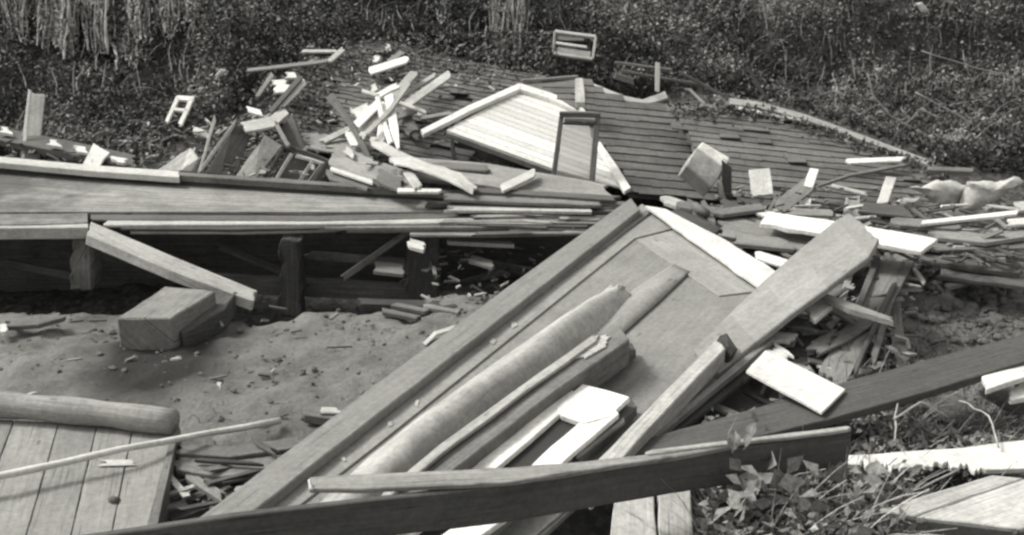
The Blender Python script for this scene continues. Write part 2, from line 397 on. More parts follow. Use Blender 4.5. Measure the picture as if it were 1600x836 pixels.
# brush edge in world coordinates (x -> nearest y where brush starts)
bx_ = []; by_ = []
for px, py in [(-300, 262), (0, 238), (210, 236), (300, 196), (400, 110), (520, 62), (640, 48), (800, 108), (1050, 120), (1160, 142), (1300, 178), (1450, 238), (1600, 262), (2000, 270)]:
    r = ray(px, py); t = 8.0
    while t < 30 and CO.z + r.z * t > float(hgt(r.x * t, r.y * t)) + .05: t += .05
    bx_.append(r.x * t); by_.append(r.y * t)
def brush_pts(n, x0, x1, depth, hmax, lift=.5):
    x = RNG.uniform(x0, x1, n); e = np.interp(x, bx_, by_)
    y = e - .1 + RNG.uniform(0, 1, n) ** 1.4 * depth
    cl = fbm(x * 2.2 + 9, y * 2.2) ; f = sm(-.12, .16, cl)
    z = hgt(x, y) + RNG.uniform(0, 1, n) ** 1.6 * hmax * (.25 + lift * f)
    return np.stack([x, y, z], 1), f
for (n_l, x0, x1, dep, hm, s0, s1) in [(170000, -5.5, 6.0, 4.2, .42, .022, .06), (40000, -20, 20, 18, .8, .05, .12)]:
    p, f = brush_pts(n_l, x0, x1, dep, hm)
    if x0 < -10:
        kk = (np.abs(p[:, 0]) > 5.3) | (p[:, 1] > 15.2); p, f = p[kk], f[kk]; n_l = len(p)
    xr = sm(1.0, 3.0, p[:, 0])
    pat = fbm(p[:, 0] * 5 + 2, (p[:, 1] + p[:, 2]) * 5) ; p2 = fbm(p[:, 0] * 11 + 5, (p[:, 1] + p[:, 2]) * 11); tone = np.clip(RNG.beta(1.6, 3.0, n_l) * (.45 + .7 * f) + 2.2 * np.clip(pat, -.10, .14) + 1.6 * np.clip(p2, -.1, .15) + .16, 0, 1)
    leaf_cloud('brush', p, RNG.uniform(s0, s1, n_l), 'leaf', tone, 'dark leafy brush covering the bank behind the wreckage', 'brush')
# dry leaves and litter scattered over rubble ground
n = 9000; x = RNG.uniform(-4.5, 5, n); y = RNG.uniform(10.3, 12.6, n)
leaf_cloud('leaf_litter', np.stack([x, y, hgt(x, y) + .01], 1), RNG.uniform(.03, .08, n), 'weed', RNG.beta(1.2, 2.5, n), 'dry leaf litter between the fallen roofs', 'litter', up=.15)
P_ = []
for _ in range(5200):
    k = random.random()
    if k < .55: x_, y_ = random.uniform(440, 870), random.gauss(78, 26) + .12 * 0; P_.append(tuple(rl(.02 + random.random() * .05)(x_, max(52, y_))))
    elif k < .8: x_, y_ = random.uniform(400, 520), random.uniform(95, 230); P_.append(tuple(rl(.02 + random.random() * .05)(x_, y_)))
    else: x_ = random.uniform(1050, 1480); P_.append(tuple(rr(.02 + random.random() * .05)(x_, 165 + max(0, x_ - 1200) * .36 + abs(random.gauss(0, 10)))))
P_ = np.array(P_); leaf_cloud('roof_litter', P_, RNG.uniform(.02, .06, len(P_)), 'leaf', np.clip(RNG.beta(1.4, 1.8, len(P_)), 0, 1), 'dead leaves blown over the upper edges of the fallen roofs', 'leaves', up=.2)
# pale dry stalks hanging at the top left: ribbons following the bank
def stalks(name, specs, tone, label, cat, wpx=5, kind=None, group=None):
    V, F, T = [], [], []
    for (px, py0, py1, w0) in specs:
        n = 12; b = len(V); ph = random.random() * 9; lean = random.uniform(-14, 14); amp = random.uniform(.5, 2.2)
        a0 = H(0)
        r = ray(px, py1); t = 8
        while t < 40 and CO.z + r.z * t > float(hgt(r.x * t, r.y * t)) + .1: t += .04
        Yb = r.y * t
        for i in range(n):
            u = i / (n - 1); qx = px + lean * u + amp * math.sin(ph + u * 7); qy = py1 + (py0 - py1) * u
            c = DY(Yb - .1 + .35 * u)(qx, qy); ww = w0 * (.3 + .9 * math.sin(math.pi * min(1, u * .8 + .12))) * random.uniform(.6, 1.2) * (c - CO).length / FPX / 2
            s = Vector((ww, random.uniform(-.5, .5) * ww, 0))
            V += [c - s, c + Vector((0, -ww * .5, 0)), c + s]; tt = tone * random.uniform(.6, 1.1); T += [tt] * 3
        for i in range(n - 1):
            for k in (0, 1):
                if random.random() < .93: F.append((b + i * 3 + k, b + i * 3 + k + 1, b + i * 3 + k + 4, b + i * 3 + k + 3))
    me = bpy.data.meshes.new(name); me.from_pydata([tuple(v) for v in V], [], F); me.update()
    a = me.attributes.new('tone', 'FLOAT', 'POINT'); a.data.foreach_set('value', np.clip(np.array(T), 0, 1).astype(np.float32))
    return link(name, me, 'stalk', None, label, cat, group, kind)
hang = []
for px, py0, py1, w0, k in [(20, -20, 60, 6, 5), (95, -20, 75, 9, 7), (108, -20, 85, 8, 6), (150, -20, 78, 8, 5), (152, 0, 72, 6, 4), (125, -20, 30, 7, 3), (185, 30, 85, 5, 3), (215, -20, 60, 7, 5), (228, 10, 65, 6, 3), (204, 60, 108, 6, 3), (228, 60, 92, 4, 2),
                     (260, -20, 55, 7, 4), (298, -20, 42, 7, 3), (275, -20, 30, 5, 3), (75, -20, 72, 5, 4), (33, -20, 70, 5, 4), (444, 10, 55, 9, 4), (410, 20, 45, 4, 2), (540, -20, 20, 5, 2), (778, -20, 90, 5, 4), (788, 30, 118, 5, 3), (808, -20, 105, 5, 3), (690, -10, 35, 6, 3), (760, 0, 30, 4, 2), (355, 10, 40, 4, 2), (130, 100, 118, 5, 2), (10, 60, 95, 4, 3), (1150, 10, 30, 3, 2), (1310, 118, 155, 5, 1), (1333, 120, 150, 5, 1)]:
    for j in range(k * 4): hang.append((px + random.gauss(0, 8), py0 + random.uniform(-5, 25), py1 + random.uniform(-30, 8), w0 * random.choice((.15, .2, .3, .7))))
for px in range(-260, 0, 14): hang.append((px + random.uniform(-5, 5), -20, random.uniform(40, 80), 6))
vp = []
for (px, py0, py1, w0) in hang:
    rr_ = ray(px, py1); t = 8
    while t < 40 and CO.z + rr_.z * t > float(hgt(rr_.x * t, rr_.y * t)) + .1: t += .06
    for _ in range(18):
        u = random.random(); v = DY(rr_.y * t - .12 + .35 * u)(px + random.gauss(0, 5), py1 + (py0 - py1) * u); vp.append(tuple(v))
vp = np.array(vp); leaf_cloud('vine_leaves', vp, RNG.uniform(.02, .055, len(vp)), 'stalk', RNG.uniform(.2, .9, len(vp)), 'pale dead leaves clinging to the hanging vines', 'leaves', up=-.2)
stalks('dry_vines', hang, 1.0, 'pale dry vines and stalks hanging over the bank', 'vines', kind='stuff')
thin = [(random.uniform(-50, 1650), py - random.uniform(20, 55), py, random.uniform(.8, 2.0)) for py in [random.uniform(20, 150) for _ in range(260)]]
thin = [s for s in thin if not (380 < s[0] < 1160 and s[2] > 60)]
stalks('weed_stems', thin, .6, 'thin pale stems growing through the dark brush', 'stems', kind='stuff')

# ------------------------------------------------------------------ roofs
def px_of(p):
    d = p - CO; k = d.dot(FW); return 800 + d.x / k * FPX, 418 - d.dot(UP) / k * FPX
def inside(p, P):
    x, y = p; c = False
    for i in range(len(P)):
        (x1, y1), (x2, y2) = P[i], P[i - 1]
        if (y1 > y) != (y2 > y) and x < (x2 - x1) * (y - y1) / (y2 - y1) + x1: c = not c
    return c
def roof(name, label, quad, sf, shape, rows, tab=.16, drop=.010, gap=.985, mat='shingle', tatter=0):
    """a plane of overlapping shingle courses laid inside an outline"""
    TL, TR, BL_, BR = [sf(*q) for q in quad]
    root = thing(name, (TL + TR + BL_ + BR) / 4, label, 'roof')
    nrm = (TR - TL).cross(BL_ - TL).normalized()
    if nrm.z < 0: nrm = -nrm
    D = [sf(*q) - nrm * .02 for q in shape]
    poly3('decking', D, .03, 'dark', parent=root, amp=0, bev=0)
    wd = ((TL + TR) / 2 - (BL_ + BR) / 2).length
    for r_ in range(rows):
        v0, v1 = r_ / rows, (r_ + 1.0) / rows
        V, F, U = [], [], []; Lm = (TR - TL).length * (1 - v1) + (BR - BL_).length * v1; u = random.uniform(-.5, 0) * tab / Lm
        ph = random.uniform(0, 6); am = random.uniform(0, .006)
        while u < 1:
            u1 = u + tab * random.uniform(.6, 1.4) / Lm; um = (u + u1) / 2
            mid = TL.lerp(TR, um).lerp(BL_.lerp(BR, um), (v0 + v1) / 2)
            if inside(px_of(mid), shape) and random.random() < gap:
                ext = random.uniform(-.010, .014) / wd + am * math.sin(um * 9 + ph) / wd; lift = random.uniform(0, .004) + (random.uniform(.01, .04) if random.random() < .02 + tatter else 0); b = len(V)
                vb = v0 - .4 / rows if r_ else v0
                for (uu, vv, h) in ((u + .001 / Lm, vb, -.002), (u1 - .001 / Lm, vb, -.002), (u1 - .001 / Lm, v1 + ext, drop + lift), (u + .001 / Lm, v1 + ext, drop + lift * .6)):
                    p = TL.lerp(TR, uu).lerp(BL_.lerp(BR, uu), vv)
                    V += [p + nrm * h, p + nrm * (h - .012)]; U += [(uu * Lm + r_ * 7, vv * wd)] * 2
                F += [(b, b + 2, b + 4, b + 6), (b + 7, b + 5, b + 3, b + 1), (b, b + 1, b + 3, b + 2), (b + 2, b + 3, b + 5, b + 4), (b + 4, b + 5, b + 7, b + 6), (b + 6, b + 7, b + 1, b)]
            u = u1
        if V: link('shingle_course', mesh_from('shingle_course', V, F, U), mat, root)
    return root
rL = roof('fallen_roof', 'shingled roof slab littered with broken white boards, left of gable', [(430, 50), (880, 118), (395, 208), (790, 292)], rl(),
    [(462, 118), (497, 92), (540, 88), (556, 62), (600, 54), (645, 72), (700, 84), (780, 105), (862, 122), (815, 136), (735, 172), (700, 206), (742, 268), (640, 252), (520, 236), (428, 222), (446, 165)], 25, gap=.95, tatter=.03)
pM = PL3(PL3(DY(11.15)(815, 133), DY(10.2)(695, 203), DY(9.42)(975, 294))(905, 168), DY(9.42)(985, 298), DY(11.5)(1047, 160))
rM = roof('sagging_roof', 'shingled roof slope sagging beside the white gable end', [(860, 112), (1110, 136), (870, 292), (1175, 318)], pM,
    [(903, 124), (945, 144), (975, 157), (1005, 163), (1047, 162), (1062, 188), (1093, 243), (1150, 312), (986, 301), (930, 215), (905, 168)], 17, gap=.994)
rR = roof('flat_roof', 'wide shingled roof slope flattened at the right under the brush', [(1040, 118), (1490, 178), (1080, 312), (1500, 348)], rr(),
    [(1050, 170), (1140, 164), (1200, 170), (1250, 183), (1300, 200), (1390, 233), (1458, 262), (1475, 300), (1490, 342), (1390, 338), (1300, 334), (1210, 327), (1135, 314), (1096, 244)], 21, gap=.992, tatter=.015)
rib('ridge_cap', [(905, 124, pM, 6), (945, 141, pM, 7), (975, 153, pM, 7), (1005, 159, pM, 8), (1026, 153, pM, 11), (1042, 147, pM, 12)], 9, .03, 'pale', parent=rM)
rib('ridge_cap', [(815, 127, DY(11.17)), (860, 124, DY(11.2)), (903, 121, DY(11.24))], 5, .03, 'grey', parent=rM)
poly('roof_corner', [(815, 130, DY(11.2)), (903, 123, DY(11.25)), (903, 168, DY(10.62))], .03, 'shingle', parent=rM)
pC = PL3(DY(11.2)(815, 130), DY(11.25)(903, 123), DY(10.62)(903, 168), .012)
for j in range(3):
    f = j / 4
    rib('shingle_course', [(848 + 44 * f, 133 + 9 * j, pC), (901, 134 + 9 * j, pC)], 5, .014, 'shingle', parent=rM)
rib('vent_post', [(905, 122, DY(10.7), 13), (907, 160, DY(10.45), 15)], 13, .07, 'pale', 'short pale post rising from the roof ridge by gable', 'post', jag=.004)
rib('ridge_pole', [(1140, 157, rr(.06), 9), (1190, 164, rr(.06), 9), (1250, 180, rr(.06), 8), (1300, 197, rr(.06), 8), (1390, 230, rr(.06), 7), (1452, 254, rr(.06), 9)], 9, .04, 'grey', 'long weathered ridge pole along the top of the right roof', 'pole')
rib('split_board', [(1146, 166, rr(.05)), (1200, 177, rr(.05)), (1262, 188, rr(.05))], 4, .02, 'pale', 'split board lying just below the ridge pole', 'board')
rib('broken_rafter', [(1418, 216, DY(10.6)), (1440, 236, DY(10.4)), (1458, 262, DY(10.2))], 8, .04, 'grey', 'short broken rafter at right end of ridge pole', 'rafter')
rib('rail', [(1450, 262, bk(.2)), (1520, 265, bk(.2))], 6, .04, 'mid', 'short grey rail lying beyond the torn fleece', 'rail')

# ------------------------------------------------------------------ white gable end
A = DY(11.15)(815, 133); Bl = DY(10.2)(695, 203); Cr = DY(9.42)(975, 294)
gp = PL3(A, Bl, Cr)
gpo = lambda x, y: gp(x, y, .045)
gable = thing('gable_end', Bl, 'white clapboard gable end of the collapsed house tipped on the roofs', 'gable')
outline = [(815, 138), (903, 168), (925, 205), (978, 296), (866, 264), (697, 203)]
def clip(P, a, b, c):      # keep a*x+b*y<=c
    out = []
    for i in range(len(P)):
        p, q = P[i], P[(i + 1) % len(P)]; fp, fq = a * p[0] + b * p[1] - c, a * q[0] + b * q[1] - c
        if fp <= 0: out.append(p)
        if (fp < 0) != (fq < 0):
            t = fp / (fp - fq); out.append((p[0] + (q[0] - p[0]) * t, p[1] + (q[1] - p[1]) * t))
    return out
sl_ = 61 / 169.0; dd = lambda x, y: y - sl_ * x
d0 = dd(697, 203); top_d = min(dd(*p) for p in outline); rows = 13; hh = (max(dd(*p) for p in outline) - top_d) / rows
for r in range(rows):
    hi = top_d + hh * r; lo = hi + hh
    P = clip(clip(outline, -sl_, 1, lo), sl_, -1, -(hi - 1.5))
    if len(P) < 3: continue
    P3 = [gp(x, y, -.002 + .006 * (dd(x, y) - hi) / hh) for x, y in P]
    poly3('siding_board', P3, .012, 'siding', parent=gable, amp=0, bev=0)
rib('rake_board', [(659, 206, gpo), (735, 168, gpo), (814, 133, gpo)], 9, .04, 'white', parent=gable, jag=.003)
rib('rake_board', [(812, 134, gpo), (860, 149, gpo), (906, 168, gpo), (913, 176, gpo, 7)], 9, .04, 'white', parent=gable, jag=.003)
rib('rake_board', [(934, 222, gpo, 8), (960, 262, gpo, 11), (981, 296, gpo, 12)], 10, .035, 'white', parent=gable, jag=.003)
rib('bottom_trim', [(698, 205, gpo), (780, 235, gpo), (868, 267, gpo)], 4, .05, 'mid', parent=gable)
poly('gable_shade_panel', [(704, 200, DY(10.66)), (880, 264, DY(10.12)), (880, 300, DY(10.12)), (695, 262, DY(10.66))], .03, 'black', parent=gable)  # black sheet added so the gap under the gable reads as shade
rib('gable_stud', [(706, 208, DY(10.05)), (709, 252, DY(10.0))], 6, .05, 'dark', parent=gable)

# open frame standing against the gable
fr = thing('screen_frame', DY(9.3)(900, 290), 'dark weathered door frame with grey screen standing before white gable', 'frame')
rib('frame_post', [(878, 180, DY(9.75)), (872, 225, DY(9.6)), (865, 280, DY(9.4))], 8, .04, 'dark', parent=fr, jag=.003)
rib('frame_post', [(934, 180, DY(9.72)), (930, 225, DY(9.55)), (924, 292, DY(9.3))], 9, .04, 'dark', parent=fr, jag=.003)
rib('frame_rail', [(874, 180, DY(9.73)), (938, 181, DY(9.7))], 8, .05, 'dark', parent=fr, jag=.003)
rib('frame_rail', [(880, 193, DY(9.7)), (932, 195, DY(9.66))], 5, .04, 'black', parent=fr, jag=.003)
rib('frame_rail', [(881, 187, DY(9.71)), (930, 188, DY(9.67))], 5, .03, 'grey', parent=fr, jag=.003)
poly('screen_pane', [(880, 196, DY(9.7)), (931, 197, DY(9.68)), (926, 284, DY(9.38)), (869, 274, DY(9.42))], .004, 'grey_glass', parent=fr, amp=0, bev=0)

# wooden frame in the brush above the gable
wf = thing('wooden_crate', DY(12.6)(900, 90), 'small pale rectangular crate lying in brush above the gable', 'crate')
cra = [(867, 48), (931, 56), (926, 91), (864, 82)]
Yc = SLP(.90, 12.3, .62); Yb_ = SLP(.87, 12.3, .62)
for a, b in ((0, 1), (1, 2), (2, 3), (3, 0)):
    rib('crate_rail', [(cra[a][0], cra[a][1], Yc), (cra[b][0], cra[b][1], Yc)], 4.5, .03, 'grey' if a % 2 else 'pale', parent=wf, jag=.003)
rib('crate_slat', [(868, 66, Yc), (918, 73, Yc)], 4, .02, 'pale', parent=wf)
poly('crate_panel', [(867, 71, Yb_), (924, 80, Yb_), (922, 90, Yb_), (864, 81, Yb_)], .01, 'grey', parent=wf)
poly('crate_panel', [(868, 50, Yb_), (915, 56, Yb_), (912, 64, Yb_), (868, 62, Yb_)], .01, 'mid', parent=wf)

# ------------------------------------------------------------------ house floor (the long platform) and what carries it
fl = thing('house_floor', H(0)(300, 400), 'long weathered plank floor of the house on low piers over a dark hollow', 'floor')
zt = .36
def prow(a, b, n):      # n planks between two pixel polylines
    for i in range(n):
        q = []
        for (pa, pb) in zip(a, b):
            q.append(((pa[0] + (pb[0] - pa[0]) * i / n, pa[1] + (pb[1] - pa[1]) * i / n), (pa[0] + (pb[0] - pa[0]) * (i + .97) / n, pa[1] + (pb[1] - pa[1]) * (i + .97) / n)))
        z = zt + random.uniform(-.004, .004); m = H(z); G = []
        for s in range(len(q) - 1):
            for t in np.linspace(0, 1, 7)[:(7 if s == len(q) - 2 else 6)]:
                row = []
                for f in (0, .5, 1):
                    p0 = (q[s][0][0] + (q[s][1][0] - q[s][0][0]) * f, q[s][0][1] + (q[s][1][1] - q[s][0][1]) * f)
                    p1 = (q[s + 1][0][0] + (q[s + 1][1][0] - q[s + 1][0][0]) * f, q[s + 1][0][1] + (q[s + 1][1][1] - q[s + 1][0][1]) * f)
                    row.append(m(p0[0] + (p1[0] - p0[0]) * t, p0[1] + (p1[1] - p0[1]) * t))
                G.append(row)
        V, F, U = solid_grid(G, .03, Vector((0, 0, 1)))
        bevel(link('floor_board', mesh_from('floor_board', V, F, U), 'floorwood', fl), .003)
wood('floorwood', .12, .33, dirt=.4, dirtc=.08, sv=45, chips=.05, chipc=.08)
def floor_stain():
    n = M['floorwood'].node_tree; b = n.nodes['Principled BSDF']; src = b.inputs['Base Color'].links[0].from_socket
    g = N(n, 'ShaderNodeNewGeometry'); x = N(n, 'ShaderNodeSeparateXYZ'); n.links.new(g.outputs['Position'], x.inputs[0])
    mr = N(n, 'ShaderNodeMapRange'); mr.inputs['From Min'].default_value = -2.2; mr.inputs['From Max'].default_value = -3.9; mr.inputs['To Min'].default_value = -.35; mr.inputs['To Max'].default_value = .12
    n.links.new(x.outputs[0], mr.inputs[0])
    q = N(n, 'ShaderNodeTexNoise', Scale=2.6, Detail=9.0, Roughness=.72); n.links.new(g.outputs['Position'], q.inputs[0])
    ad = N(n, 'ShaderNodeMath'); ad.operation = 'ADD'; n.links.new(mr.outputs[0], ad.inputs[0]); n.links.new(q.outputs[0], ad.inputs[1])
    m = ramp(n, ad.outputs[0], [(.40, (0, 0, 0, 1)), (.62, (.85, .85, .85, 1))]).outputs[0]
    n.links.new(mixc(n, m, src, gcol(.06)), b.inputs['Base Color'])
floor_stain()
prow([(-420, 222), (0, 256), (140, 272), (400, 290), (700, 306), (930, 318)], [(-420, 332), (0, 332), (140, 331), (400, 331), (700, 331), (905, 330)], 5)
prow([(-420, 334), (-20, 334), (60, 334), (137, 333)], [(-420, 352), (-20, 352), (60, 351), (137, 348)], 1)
rib('edge_beam', [(-420, 352, .352), (-60, 352, .352), (137, 350, .352)], 10, .085, 'pale', parent=fl, jag=.003)
rib('back_plate', [(-420, 217, .46), (0, 249, .46), (140, 262, .455), (280, 272, .45)], 9, .05, 'white2', parent=fl, jag=.004)
rib('back_plate', [(278, 271, .45), (500, 286, .44), (760, 302, .43), (985, 318, .42)], 5, .05, 'mid', parent=fl, jag=.004)
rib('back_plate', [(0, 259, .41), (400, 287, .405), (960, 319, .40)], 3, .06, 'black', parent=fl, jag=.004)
# stacked loose layers on the front edge
for (pts, w_, th, mt) in [
    ([(142, 339, .352), (500, 341, .35), (918, 331, .35)], 8, .018, 'dark'),
    ([(165, 346, .345), (500, 344, .345), (912, 341, .345)], 11, .022, 'pale'),
    ([(190, 354, .325), (360, 355, .325), (540, 352, .325)], 5, .018, 'dark'),
    ([(500, 350, .325), (720, 349, .325), (902, 350, .325)], 10, .024, 'grey'),
    ([(205, 359, .30), (380, 360, .30), (520, 356, .30), (542, 352, .31)], 6, .02, 'grey'),
    ([(540, 358, .30), (700, 357, .30), (905, 357, .30)], 5, .02, 'dark'),
    ([(640, 363, .285), (760, 364, .285), (880, 362, .285)], 7, .02, 'grey')]:
    rib('loose_layer', pts, w_, th, mt, parent=fl)
for i, (pts, w_, mt, lb) in enumerate([
    ([(640, 262, .46), (760, 272, .44), (950, 305, .42)], 34, 'grey', 'wide grey boards sloping down under the gable opening'),
    ([(740, 296, .47), (850, 302, .46), (962, 309, .45)], 7, 'dark', 'dark narrow plank beneath the wide boards by gable'),
    ([(690, 306, .45), (850, 313, .44), (940, 316, .43)], 9, 'mid', 'grey lath along the back of the floor right end'),
    ([(700, 324, .40), (830, 324, .40), (918, 326, .40)], 9, 'pale', 'pale lath lying on the right end of the floor'),
    ([(668, 318, .40), (780, 316, .40), (880, 320, .40), (930, 322, .4)], 5, 'dark', 'thin dark lath behind the pale lath on floor')]):
    rib('plank', pts, w_, .025, mt, lb, 'plank', jag=.03)
# tangle of broken ends where the floor meets the panel
for i in range(34):
    x = random.uniform(760, 930); y = random.uniform(316, 364); L = random.uniform(50, 190)
    z = .42 - (y - 312) * .0022
    rib('splinter', [(x - L / 2, y + random.uniform(-3, 3), z), (x + L / 2 - 5, y + random.uniform(-4, 4) + 1, z)], random.uniform(2, 5), .015, random.choice(['grey', 'mid', 'dark', 'dark', 'grey']), parent=fl, jag=.03, bev=0)
# piers and braces in the hollow
for (x0, x1, y0, y1, Yp, mt, lb) in [(112, 146, 372, 435, 8.15, 'mid', 'grey wooden pier under the left end of floor'),
                                     (438, 472, 376, 478, 8.3, 'dark', 'dark rough pier standing under the middle of floor'),
                                     (636, 686, 366, 458, 8.4, 'dark', 'crumbling pier with pale chunk on top, under floor right part')]:
    poly('pier', [(x0, y0, DY(Yp)), (x1, y0, DY(Yp)), (x1 - 2, y1 + 20, DY(Yp)), (x0 - 3, y1 + 20, DY(Yp))], .2, mt, lb, 'pier', amp=.016, bev=.012, step=.05)
rib('brace', [(640, 362, DY(8.3)), (535, 436, DY(8.2))], 9, .04, 'mid', 'slanting brace between the floor and the hollow', 'brace')
poly('shade_backing', [(-420, 330, DY(9.35)), (1000, 330, DY(9.35)), (1000, 480, DY(9.35)), (-420, 480, DY(9.35))], .04, 'dark', 'dark boards added behind the hollow under floor to deepen its shade', 'boards', amp=.01)  # added backing that keeps the hollow in deep shade
for k, (a, b, c, d, w_, mt, lb) in enumerate([(150, 400, 330, 430, 10, 'dark', 'dark lath in the hollow behind the slanting board'), (340, 385, 470, 440, 9, 'dark', 'dark lath leaning on the middle pier'), (480, 400, 640, 412, 12, 'mid', 'dim plank lying in the hollow between two piers'),
        (690, 400, 850, 430, 12, 'dark', 'dark plank in the hollow right of crumbling pier'), (0, 410, 110, 432, 12, 'dark', 'dark plank in the hollow at left edge'), (700, 450, 790, 425, 9, 'mid', 'dim lath crossing the rubble right of crumbling pier'), (590, 470, 650, 430, 8, 'mid', 'dim lath propped on the squat grey block')]):
    rib('plank', [(a, b, DY(8.7)), (c, d, DY(8.6))], w_, .04, mt, lb, 'plank', jag=.02)
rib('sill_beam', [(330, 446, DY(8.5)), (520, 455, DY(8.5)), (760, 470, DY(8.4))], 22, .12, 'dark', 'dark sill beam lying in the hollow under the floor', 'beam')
rib('plank', [(560, 470, .03), (690, 474, .02), (735, 478, .02)], 9, .05, 'black', 'blackened board lying along the crumbling edge of earth', 'plank')
for k, (a, b, c, d, e, f_, mt, lb) in enumerate([(700, 374, 800, 379, .18, 6, 'pale', 'pale thin board lying under the floor right end'),
                            (735, 402, 770, 412, .10, 10, 'mid', 'short board among rubble under floor right end'),
                            (640, 378, 662, 384, .25, 12, 'pale', 'pale chunk of wood on crumbling pier'),
                            (585, 415, 632, 420, .05, 16, 'mid', 'squat grey block beside the crumbling pier'),
                            (810, 440, 850, 470, .0, 5, 'mid', 'grey lath slanting in the rubble near the panel edge')]):
    rib('board', [(a, b, e), (c, d, e)], f_, .03, mt, lb, 'board')
# brace board leaning from floor to the ground, block and its mate
rib('leaning_board', [(140, 357, .36, 22), (270, 412, .22, 22), (398, 462, .06, 18)], 20, .07, 'pale', 'long pale board slanting from the floor edge down to the ground', 'board', jag=.01)
poly('timber_block', [(257, 447, .17), (337, 455, .17), (268, 497, .17), (182, 497, .17)], .22, 'blockwood', 'squared timber block lying on the earth under the slanting board', 'block', bev=.008)
poly('timber_block', [(330, 458, .10), (372, 455, .10), (352, 482, .08), (285, 520, .06), (272, 512, .06)], .14, 'dark', 'darker timber stub close against the squared block', 'block', bev=.008)

# ------------------------------------------------------------------ left foreground
tube('log', lerp_list([H(.16)(-160, 618), H(.16)(0, 632), H(.16)(140, 644), H(.15)(272, 660)], 6), [.068 + .004 * math.sin(i * 1.3) for i in range(19)], 'grey', 'smooth weathered log lying across the head of the plank platform', 'log', seg=18, lump=.03)
pp = thing('wooden_platform', H(.1)(120, 760), 'pale wooden plank platform flat on the earth, left foreground corner', 'platform')
edges = [(-150, -260), (-60, -150), (22, -48), (92, 38), (152, 108), (208, 172), (272, 232)]
for i in range(len(edges) - 1):
    (t0, b0), (t1, b1) = edges[i], edges[i + 1]
    poly('panel_board', [(t0 + 1.5, 655 + .04 * t0, .09), (t1 - 1, 655 + .04 * t1, .09), (b1 - 1, 845, .09 + (.004 if i % 2 else 0)), (b0 + 1.5, 845, .09)], .03, 'panelwood', parent=pp, amp=.002, bev=.004) if False else None
wood('panelwood', .15, .24, dirt=.35, dirtc=.13, sv=28)
for i in range(len(edges) - 1):
    (t0, b0), (t1, b1) = edges[i], edges[i + 1]
    poly('panel_board', [(t0 + 1.0, 655 + .05 * t0, .09), (t1 - .6, 655 + .05 * t1, .09), (b1 - .6, 846, .09), (b0 + 1.0, 846, .09)], .03, 'panelwood', parent=pp, amp=.0015, bev=.003)
rib('panel_batten', [(276, 668, .10, 9), (262, 720, .10, 12), (236, 830, .10, 18)], 14, .12, 'mid', parent=pp)
rib('panel_batten', [(268, 690, -.02), (238, 810, -.02)], 14, .05, 'dark', parent=pp)
tube('knot', [H(.09)(178, 783), H(.11)(178, 780)], [.03, .015], 'dark', parent=pp, seg=9, lump=.3)
rib('pale_splinter', [(160, 723, .1), (205, 722, .1)], 9, .004, 'pale', parent=pp, bev=0, jag=.03)
stick('white_pole', [(-60, 760, .17), (0, 744, .18), (190, 703, .18), (438, 656, .05)], 13, 'white2', 'long thin white pole lying across the plank platform and earth', 'pole', seg=10)
for (pts, w_, th, mt, z, lb) in [
    ([(276, 700), (360, 705), (470, 690)], 16, .03, 'mid', .07, 'grey board lying between plank platform and framed panel'),
    ([(275, 722), (345, 733), (440, 722)], 22, .03, 'mid', .05, 'wide grey board bridging the dark gap by plank platform'),
    ([(290, 738), (350, 776)], 14, .03, 'grey', .03, 'short grey board sloping into the dark gap'),
    ([(300, 716), (400, 722)], 4, .02, 'black', .085, 'blackened lath lying by the plank platform corner'),
    ([(395, 686), (430, 705)], 8, .02, 'dark', .09, 'small dark shard beside the framed panel edge'),
    ([(400, 664), (450, 645)], 3, .01, 'dark', .02, 'thin dark twig on the bare earth at pole tip')]:
    rib('board', [(x_, y_, z) for x_, y_ in pts], w_, th, mt, lb, 'board', jag=.02)
rib('wood_chunk', [(482, 640, .06), (540, 648, .05)], 18, .05, 'mid', 'broken chunk of wood on earth against the framed panel', 'wood chunk', jag=.03)
rib('chip', [(500, 640, .075), (530, 640, .07)], 9, .015, 'pale', 'pale chip lying on the broken wood chunk', 'chip', jag=.02)
rib('curled_strip', [(665, 535, .05), (680, 520, .07), (712, 510, .05)], 7, .01, 'pale', 'curled pale strip of bark on the earth beside framed panel', 'strip', jag=.02)
rib('plank', [(0, 512, .04), (12, 511, .05)], 12, .03, 'white2', 'white plank end on the earth at left photo edge', 'plank')
rib('plank', [(10, 505, .04), (60, 502, .05), (95, 492, .04)], 10, .03, 'mid', 'curved grey strip on earth beside the white plank end', 'plank', jag=.02)
for i, (x, y) in enumerate([(640, 478), (690, 480), (625, 488)]):
    rib('clod_board', [(x - 25, y - 4, .04), (x + 25, y + 6, .03)], 6, .03, 'mid', ['grey sliver along the earth lip, first from the framed panel', 'grey sliver along the earth lip, nearest the dark hollow', 'grey sliver half sunk in the earth below the lip'][i], 'sliver', jag=.03)

